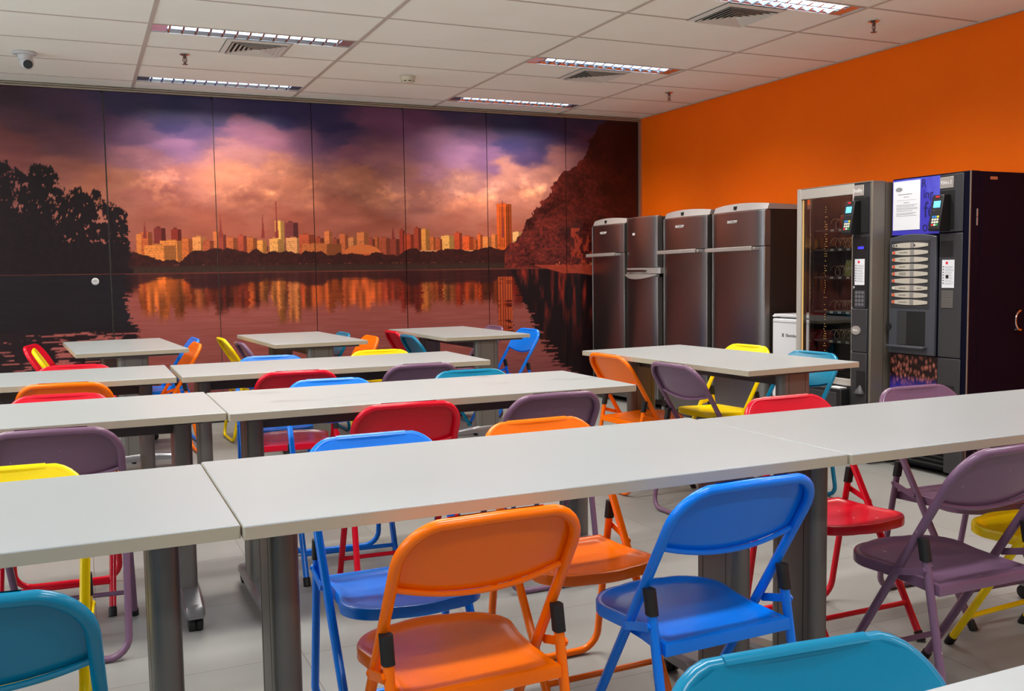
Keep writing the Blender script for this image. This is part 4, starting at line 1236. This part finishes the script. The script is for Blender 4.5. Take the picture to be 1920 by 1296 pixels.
# ------------------------------------------------------------------ card reader unit shared by both machines
def card_reader(parent, x, yc, zc):
    """local: tilted black payment terminal, top at zc"""
    r = MB()
    prof = [(x, zc - 0.20), (x - 0.075, zc - 0.20), (x - 0.085, zc - 0.19), (x - 0.050, zc + 0.002), (x, zc + 0.004)]
    r.prism([(a, b) for a, b in prof], 1, yc - 0.038, yc + 0.040)
    o = r.obj('card_reader', M['black_plastic'], parent, bevel=0.004)
    ux = Vector((0.035, 0, 0.19)).normalized()          # up along the tilted face
    nx_ = Vector((-0.19, 0, 0.035)).normalized()        # out of the face
    base = Vector((x - 0.085, yc, zc - 0.19))
    def plate(nm_, a0, a1, y_a, y_b, m_, th=0.0016):
        q = []
        for off in (0.0, th):
            for a, y in ((a0, y_a), (a1, y_a), (a1, y_b), (a0, y_b)):
                p_ = base + ux * a + nx_ * (0.0002 + off); q.append((p_.x, yc + y, p_.z))
        return MB().add(q, [(0, 1, 2, 3), (4, 7, 6, 5), (0, 4, 5, 1), (1, 5, 6, 2), (2, 6, 7, 3), (3, 7, 4, 0)]).obj(nm_, m_, o)
    plate('screen', 0.122, 0.160, 0.024, -0.022, M['lcd_cyan'])
    plate('slot_light', 0.180, 0.188, 0.016, -0.008, M['led_red'])
    for ri in range(4):
        for ci in range(3):
            y = 0.020 - ci * 0.0165
            m_ = M['key_white']
            if ri == 0: m_ = [M['key_red'], M['key_white'], M['key_green']][ci]
            if ri == 3: m_ = [M['key_blue'], M['key_blue'], M['key_yellow']][ci]
            plate('key', 0.018 + ri * 0.0155, 0.029 + ri * 0.0155, y, y - 0.0125, m_, 0.0025)
    for ci in range(4):
        y = 0.022 - ci * 0.014
        plate('function_key', 0.104, 0.107, y, y - 0.006, M['key_metal'])
        plate('lamp', 0.168, 0.171, y, y - 0.004, M['key_metal'])
    return o
def sticker(parent, x, ya, yb, za, zb, seed, hole=False):
    s = MB().box(x - 0.0012, x, yb, ya, za, zb).obj('instruction_sticker', M['paper_white'], parent)
    MB().lathe([(0.0085, 0), (0.0085, -0.0006)], (x - 0.0013, ya - 0.033, zb - 0.018), axis=0, n=16).obj('emblem', M['sticker_red'], s)
    n = 7
    zs_ = []
    for i in range(n):
        z = zb - 0.040 - i * (zb - za - 0.05) / n
        zs_ += [z, z - 0.006]
    dashes(s, x - 0.0013, ya - 0.020, yb + 0.004, zs_, 0.0016, M['ink'], seed=seed)
    bl = MB()
    for i in range(n):
        z = zb - 0.043 - i * (zb - za - 0.05) / n
        bl.box(x - 0.0018, x - 0.0012, ya - 0.013, ya - 0.006, z, z + 0.007)
    bl.obj('bullet', M['ink'], s)
    if hole:
        MB().lathe([(0.011, 0), (0.010, -0.0012)], (x - 0.0014, (ya + yb) / 2 + 0.006, (za + zb) / 2 - 0.016), axis=0, n=14).obj('hole', M['matt_black'], s)

# ------------------------------------------------------------------ snack vending machine
t = thing('snack_machine', 'glass-fronted snack vending machine with grey side beside the white mini fridge', 'vending machine', (4.70, 4.70, 0), world_verts=True)
FX = 4.350
HT = 1.722
cab = MB()
cab.box(FX + 0.10, 5.05, 4.372, 4.384, 0.07, HT - 0.004)           # side facing the camera
cab.box(FX + 0.10, 5.05, 5.018, 5.030, 0.07, HT - 0.004)
cab.box(5.03, 5.05, 4.384, 5.018, 0.07, HT - 0.004)
cab.box(FX + 0.10, 5.03, 4.384, 5.018, HT - 0.016, HT - 0.004)
cab.box(FX + 0.10, 5.03, 4.384, 5.018, 0.07, 0.10)
cab.obj('cabinet', M['machine_grey'], t)
MB().box(FX + 0.02, 5.0, 4.40, 5.01, 0.0, 0.07).obj('plinth', M['matt_black'], t)
sc_ = MB()
for z in (1.62, 1.17, 0.73, 0.46):
    sc_.lathe([(0.008, -0.002), (0.008, 0.001)], (FX + 0.175, 4.3715, z), axis=1, n=10)
sc_.obj('lock_cap', M['charcoal'], t, smooth=True)
door = MB()
door.box(FX, FX + 0.095, 4.372, 4.395, 0.07, HT)
door.box(FX, FX + 0.095, 4.395, 4.530, 0.07, HT)
door.box(FX, FX + 0.095, 4.530, 5.030, 0.07, 0.505)
door.obj('door', M['charcoal'], t, bevel=0.003)
MB().box(FX - 0.004, FX + 0.094, 4.370, 4.388, 0.07, HT + 0.002).box(FX - 0.004, FX + 0.05, 4.388, 5.03, HT - 0.004, HT + 0.003).obj('door_edge_trim', M['machine_grey'], t, bevel=0.002)
fr = MB()
fr.box(FX - 0.006, FX + 0.05, 4.996, 5.032, 0.07, HT)
fr.box(FX - 0.004, FX + 0.05, 4.530, 4.996, 1.655, HT - 0.004)
fr.box(FX - 0.006, FX + 0.05, 4.524, 4.534, 0.47, HT - 0.004)
fr.box(FX - 0.006, FX + 0.05, 4.530, 4.996, 0.470, 0.512)
fr.obj('glass_frame', M['frame_silver'], t, bevel=0.002)
MB().box(FX + 0.012, FX + 0.015, 4.989, 4.994, 0.52, 1.65).obj('strip_light', M['strip_light'], t, label='warm glowing strip down the glass edge')
MB().quad((FX + 0.008, 4.534, 0.512), (FX + 0.008, 4.996, 0.512), (FX + 0.008, 4.996, 1.655), (FX + 0.008, 4.534, 1.655)).obj('glass_pane', M['door_glass'], t)
MB().box(FX + 0.11, 5.02, 4.386, 4.40, 0.51, 1.70).box(FX + 0.11, 5.02, 5.0, 5.016, 0.51, 1.70).box(5.0, 5.02, 4.40, 5.0, 0.51, 1.70).box(FX + 0.11, 5.0, 4.4, 5.0, 0.505, 0.52).obj('interior', M['matt_black'], t)
SH = [1.455, 1.330, 1.150, 0.925, 0.735]
for si, z in enumerate(SH):
    shf = MB().box(FX + 0.115, 4.99, 4.405, 4.995, z - 0.012, z).box(FX + 0.110, FX + 0.116, 4.405, 4.872, z - 0.018, z + 0.002).obj('shelf', M['charcoal'], t)
    for k in range(3):
        yc = 4.685 + k * 0.072
        MB().box(FX + 0.1085, FX + 0.110, yc - 0.014, yc + 0.014, z - 0.014, z - 0.001).obj('price_tag', M['key_white'], shf)
        if (si, k) in ((0, 0), (0, 1)): continue
        rc = 0.033
        pts = [(FX + 0.125 + 0.30 * i / 90, yc + rc * math.cos(i * 2 * PI * 7 / 90), z + rc + 0.003 + rc * math.sin(i * 2 * PI * 7 / 90)) for i in range(91)]
        MB().tube(pts, 0.0016, 4, cap=False).obj('coil', M['coil_wire'], shf, smooth=True)
ld = MB(); rnd = random.Random(4)
z = 0.66
while z < 1.62:
    if rnd.random() > 0.22:
        ld.lathe([(0.0022, 0), (0.0022, -0.002)], (FX + 0.14, 4.925 + rnd.uniform(-0.006, 0.006), z), axis=0, n=6)
        if rnd.random() > 0.6: ld.lathe([(0.0022, 0), (0.0022, -0.002)], (FX + 0.14, 4.912, z), axis=0, n=6)
    if rnd.random() > 0.86: ld.lathe([(0.002, 0), (0.002, -0.002)], (FX + 0.06, 4.972, z), axis=0, n=6)
    z += 0.016
ld.obj('amber_dots', M['amber_glow'], t, label='column of tiny glowing amber dots inside the glass')  # small emissive amber dots in a loose column
# control column
MB().box(FX - 0.010, FX, 4.398, 4.526, 0.962, 1.395).obj('control_panel', M['black_plastic'], t, bevel=0.003)
MB().box(FX - 0.012, FX, 4.398, 4.526, 0.690, 0.955).box(FX - 0.012, FX, 4.398, 4.526, 0.08, 0.684).obj('lower_panel', M['charcoal'], t, bevel=0.004)
MB().box(FX - 0.006, FX, 4.400, 4.526, 1.415, 1.632).obj('reader_recess', M['matt_black'], t, bevel=0.002)
bd = MB().box(FX - 0.005, FX, 4.445, 4.530, 1.640, 1.706).obj('name_plate', M['silver_plastic'], t, bevel=0.003)
text('Snakky', 0.034, M['logo_white'], bd, (FX - 0.0056, 4.490, 1.672), sx=0.72)
card_reader(t, FX - 0.006, 4.500, 1.608)
MB().box(FX - 0.0125, FX - 0.010, 4.432, 4.478, 1.318, 1.333).obj('display', M['lcd_blue'], t)
sticker(t, FX - 0.0105, 4.502, 4.422, 1.100, 1.258, 3)
MB().lathe([(0.009, 0.0), (0.009, -0.008), (0.004, -0.010)], (FX - 0.010, 4.505, 1.085), axis=0, n=12).obj('key_lock', M['chrome'], t, smooth=True)
kp = MB().box(FX - 0.0125, FX - 0.010, 4.415, 4.500, 0.962, 1.066).obj('keypad', M['charcoal_panel'], t)
for r_ in range(4):
    for c_ in range(3):
        MB().lathe([(0.0095, 0.0), (0.0095, -0.003), (0.006, -0.004)], (FX - 0.0125, 4.484 - c_ * 0.025, 0.980 + r_ * 0.024), axis=0, n=14).obj('key', M['key_metal'], kp, smooth=True)
ov = MB().prism([(4.485 + 0.038 * math.cos(a * PI / 12), 0.822 + 0.027 * math.sin(a * PI / 12)) for a in range(24)], 0, FX - 0.016, FX - 0.012).obj('oval_badge', M['silver_plastic'], t)
text('Necta', 0.020, M['logo_white'], ov, (FX - 0.0165, 4.487, 0.822), sx=0.8)
cu = MB().box(FX - 0.014, FX - 0.011, 4.402, 4.478, 0.44, 0.575).obj('coin_return', M['matt_black'], t, bevel=0.004)
MB().lathe([(0.038, 0.0), (0.034, 0.012), (0.020, 0.03), (0.008, 0.05)], (FX - 0.010, 4.445, 0.435), n=16).obj('return_cup', M['charcoal'], cu, smooth=True)
bn = MB().box(FX - 0.075, FX - 0.006, 4.540, 5.00, 0.10, 0.455).obj('delivery_bin', M['black_plastic'], t, bevel=0.006)
MB().box(FX - 0.078, FX - 0.074, 4.58, 4.96, 0.16, 0.43).obj('flap', M['charcoal'], bn, bevel=0.003)
MB().box(FX - 0.070, FX - 0.01, 4.56, 4.66, 0.4555, 0.461).box(FX - 0.070, FX - 0.01, 4.86, 4.96, 0.4555, 0.461).obj('label_plate', M['white_enamel'], bn)

def packet(x, y, z, w_, h_, m_, label, tilt):
    n = 6; vs = []; fs = []
    for s in (-1, 1):
        for i in range(n + 1):
            for j in range(n + 1):
                u, v = -1 + 2 * i / n, -1 + 2 * j / n
                th = 0.018 * max(0, (1 - u ** 4) * (1 - v ** 4)) + 0.0006
                vs.append((s * th, u * w_ / 2 * (1 - 0.04 * (1 - v * v)), (v + 1) * h_ / 2))
    m1 = (n + 1) ** 2
    for i in range(n):
        for j in range(n):
            a = i * (n + 1) + j
            fs += [(a, a + 1, a + n + 2, a + n + 1), (m1 + a, m1 + a + n + 1, m1 + a + n + 2, m1 + a + 1)]
    o = MB().add(vs, fs).obj('snack_packet', m_, None, smooth=True)
    o.location = (x, y, z); o.rotation_euler = (0, tilt, 0)
    tag(o, label, 'snack packet')
    return o
packet(FX + 0.1405, 4.721, 1.1515, 0.060, 0.105, M['packet_green'], 'yellow-green snack packet standing in the snack machine, third shelf down', 0.18)
packet(FX + 0.150, 4.775, 1.4565, 0.065, 0.090, M['packet_red'], 'red snack packet on the top shelf of the snack machine', 0.10)

# ------------------------------------------------------------------ hot drinks machine
t = thing('coffee_machine', 'tall navy coffee vending machine with a coffee bean picture, at the right', 'vending machine', (4.75, 4.05, 0), world_verts=True)
GX = 4.480
YR, YL = 3.790, 4.345
MB().box(GX + 0.075, 5.07, YR + 0.003, YL, 0.03, 1.728).obj('cabinet', M['navy_enamel'], t, bevel=0.003)
MB().box(GX + 0.09, 5.0, YR + 0.02, YL - 0.02, 0.0, 0.03).obj('plinth', M['matt_black'], t)
d = MB().box(GX, GX + 0.072, YR, YL, 0.03, 1.730).obj('door', M['navy_enamel'], t, bevel=0.003)
MB().box(GX - 0.003, GX + 0.004, YR, YR + 0.006, 0.03, 1.730).obj('edge_trim', M['machine_grey'], d)
MB().box(GX + 0.045, GX + 0.052, YR - 0.004, YR, 1.43, 1.475).box(GX + 0.045, GX + 0.052, YR - 0.004, YR, 1.478, 1.522).obj('hinge', M['silver_plastic'], d)
MB().box(GX + 0.150, GX + 0.205, YR + 0.0005, YR + 0.003, 1.684, 1.700).obj('asset_tag', M['orange_tag'], t)
pts = [(4.865 + 0.05 * math.cos(a), YR - 0.02 - 0.012 * math.sin(a * 0.5), 0.895 + 0.055 * math.sin(a)) for a in [PI * 0.55 + i * PI * 0.95 / 12 for i in range(13)]]
MB().tube([(4.865, YR + 0.004, 0.955)] + pts + [(4.86, YR + 0.004, 0.84)], 0.006, 8).obj('side_handle', M['chrome'], t, smooth=True, label='curved chrome handle')
# right-hand service column
pc = MB().box(GX - 0.006, GX, YR + 0.045, 3.990, 1.400, 1.722).box(GX - 0.006, GX, YR + 0.045, 3.990, 0.690, 1.392).box(GX - 0.006, GX, YR + 0.045, 3.990, 0.21, 0.684).obj('service_column', M['charcoal'], t, bevel=0.003)
bd = MB().box(GX - 0.010, GX - 0.006, 3.900, 3.992, 1.645, 1.708).obj('name_plate', M['silver_plastic'], t, bevel=0.003)
text('Kikko 2', 0.030, M['logo_white'], bd, (GX - 0.0106, 3.948, 1.676), sx=0.78)
MB().box(GX - 0.009, GX - 0.006, 3.892, 3.992, 1.415, 1.632).obj('reader_recess', M['matt_black'], t, bevel=0.002)
card_reader(t, GX - 0.009, 3.955, 1.606)
MB().box(GX - 0.008, GX - 0.006, 3.895, 3.985, 1.26, 1.35).obj('coin_slot', M['black_plastic'], t, bevel=0.003)
sticker(t, GX - 0.0065, 3.968, 3.884, 1.085, 1.243, 8, hole=True)
pl = MB().box(GX - 0.009, GX - 0.006, 3.888, 3.968, 0.972, 1.070).obj('notice_plate', M['column_metal'], t)
dashes(pl, GX - 0.0095, 3.962, 3.892, [0.985, 1.0, 1.015, 1.03, 1.045, 1.057], 0.006, M['key_metal'], seed=5)
cu = MB().box(GX - 0.010, GX - 0.006, 3.872, 3.964, 0.42, 0.530).obj('coin_return', M['matt_black'], t, bevel=0.004)
MB().lathe([(0.038, 0.0), (0.034, 0.012), (0.020, 0.03), (0.008, 0.05)], (GX - 0.004, 3.915, 0.42), n=16).obj('return_cup', M['charcoal'], cu, smooth=True)
# poster with lettering and a notice taped over it
ps = MB().box(GX - 0.004, GX - 0.001, 3.995, 4.342, 1.395, 1.722).obj('poster', M['poster_blue'], t)
for body, size, y, z in (('R', 0.070, 4.110, 1.685), ('ing', 0.072, 4.078, 1.622), ('f\u00e9', 0.130, 4.068, 1.530), ('of', 0.085, 4.088, 1.436)):
    text(body, size, M['poster_ink'], ps, (GX - 0.0046, y, z), sx=0.85)
nt_ = MB().box(GX - 0.0062, GX - 0.0048, 4.134, 4.336, 1.424, 1.712)
nt_ = nt_.obj('paper_notice', M['paper_white'], ps)
MB().prism([(4.292 + 0.026 * math.cos(a * PI / 12), 1.664 + 0.013 * math.sin(a * PI / 12)) for a in range(24)], 0, GX - 0.0070, GX - 0.0062).obj('oval_logo', M['ink_grey'], nt_)
dashes(nt_, GX - 0.0063, 4.297, 4.180, [1.632], 0.0035, M['ink'], seed=11)
dashes(nt_, GX - 0.0063, 4.255, 4.210, [1.616, 1.583], 0.0030, M['ink'], seed=12)
dashes(nt_, GX - 0.0063, 4.305, 4.155, [1.598], 0.0022, M['ink_grey'], seed=13)
dashes(nt_, GX - 0.0063, 4.310, 4.150, [1.570, 1.562, 1.552, 1.545, 1.535, 1.522, 1.515, 1.506], 0.0024, M['ink'], seed=14)
# selector unit with nine lozenge buttons
un = MB()
pr = [(3.998, 1.335), (3.998, 1.375)] + [(3.998 + (4.343 - 3.998) * i / 10, 1.382 + 0.016 * math.sin(PI * i / 10)) for i in range(11)] + [(4.343, 1.335)]
un.prism([(3.998, 0.690), (4.343, 0.690), (4.343, 1.378)] + [(4.343 - (4.343 - 3.998) * i / 10, 1.380 + 0.018 * math.sin(PI * i / 10)) for i in range(1, 10)] + [(3.998, 1.378)], 0, GX - 0.022, GX - 0.004)
U_ = un.obj('selector_unit', M['charcoal_panel'], t, bevel=0.005)
MB().box(GX - 0.024, GX - 0.022, 4.040, 4.330, 0.962, 1.362).obj('selector_plate', M['charcoal'], U_, bevel=0.003)
for i in range(9):
    z = 1.332 - i * 0.0418
    ya, yb = 4.318, 4.052
    def loz(a, b, nm_, m_, hh, x):
        pts = []
        for k in range(13):
            u = k / 12; y = a + (b - a) * u
            uu = (y - (ya + yb) / 2) / ((ya - yb) / 2)
            pts.append((y, z + hh * max(0.25, (1 - uu * uu * 0.55))))
        prof = pts + [(p_[0], 2 * z - p_[1]) for p_ in reversed(pts)]
        return MB().prism(prof, 0, x - 0.004, x).obj(nm_, m_, U_, bevel=0.001)
    b_ = loz(ya, yb, 'button', M['lozenge'], 0.0165, GX - 0.0235)
    MB().box(GX - 0.0285, GX - 0.0274, 4.152, 4.180, z - 0.0155, z + 0.0155).obj('button_divider', M['lozenge_mid'], b_)
    if i == 0:
        for yy in (4.305, 4.285, 4.150): MB().lathe([(0.006, 0), (0.006, -0.001)], (GX - 0.0275, yy, z), axis=0, n=10).obj('symbol', M['ink'], b_)
        for k in range(6): MB().box(GX - 0.0285, GX - 0.0275, 4.125 - k * 0.010, 4.129 - k * 0.010, z - 0.005, z + 0.005).obj('sugar_mark', M['key_white'], b_)
    else:
        m_ = M['red_spot'] if i not in (6,) else M['key_white']
        MB().lathe([(0.0095, 0), (0.0095, -0.0012)], (GX - 0.0275, 4.303, z), axis=0, n=12).obj('symbol', m_, b_)
        if i != 5: dashes(b_, GX - 0.0278, 4.262, 4.200, [z - 0.002] if i != 4 else [z + 0.003, z - 0.007], 0.004, M['ink'], 'drink_name', 20 + i)
        if i == 6: dashes(b_, GX - 0.0278, 4.125, 4.090, [z - 0.002], 0.004, M['ink'], 'drink_name', 40)
MB().box(GX - 0.0235, GX - 0.0215, 4.066, 4.275, 0.740, 0.945).obj('cup_window', M['matt_black'], U_, bevel=0.004)
MB().box(GX - 0.0250, GX - 0.0232, 4.205, 4.272, 0.745, 0.942).obj('sliding_cover', M['charcoal'], U_, bevel=0.004)
MB().box(GX - 0.060, GX - 0.022, 4.050, 4.330, 0.728, 0.742).obj('drip_ledge', M['charcoal_panel'], U_, bevel=0.004)
MB().lathe([(0.020, 0.0), (0.020, -0.006)], (GX - 0.022, 4.338, 0.85), axis=0, n=14).obj('finger_pull', M['matt_black'], U_)
MB().box(GX - 0.0035, GX - 0.001, 3.995, 4.343, 0.440, 0.684).obj('bean_picture', M['beans'], t)
MB().box(GX - 0.006, GX - 0.001, 3.995, 4.343, 0.21, 0.436).obj('lower_panel', M['charcoal'], t, bevel=0.003)
gr = MB().box(GX - 0.004, GX - 0.001, 3.92, 4.343, 0.04, 0.20).obj('grille', M['matt_black'], t)
g2 = MB()
for i in range(6):
    z = 0.052 + i * 0.025
    g2.add([(GX - 0.004, 3.92, z), (GX - 0.004, 4.343, z), (GX - 0.016, 4.343, z + 0.010), (GX - 0.016, 3.92, z + 0.010), (GX - 0.004, 3.92, z + 0.013), (GX - 0.004, 4.343, z + 0.013)],
           [(0, 1, 2, 3), (3, 2, 5, 4), (0, 3, 4), (1, 5, 2)])
g2.obj('grille_bar', M['charcoal'], gr)
MB().box(GX - 0.030, GX + 0.02, YR + 0.002, 3.918, 0.03, 0.205).obj('corner_foot', M['charcoal'], t, bevel=0.010)

for o in bpy.data.objects:
    if '_w' in o.keys(): del o['_w']
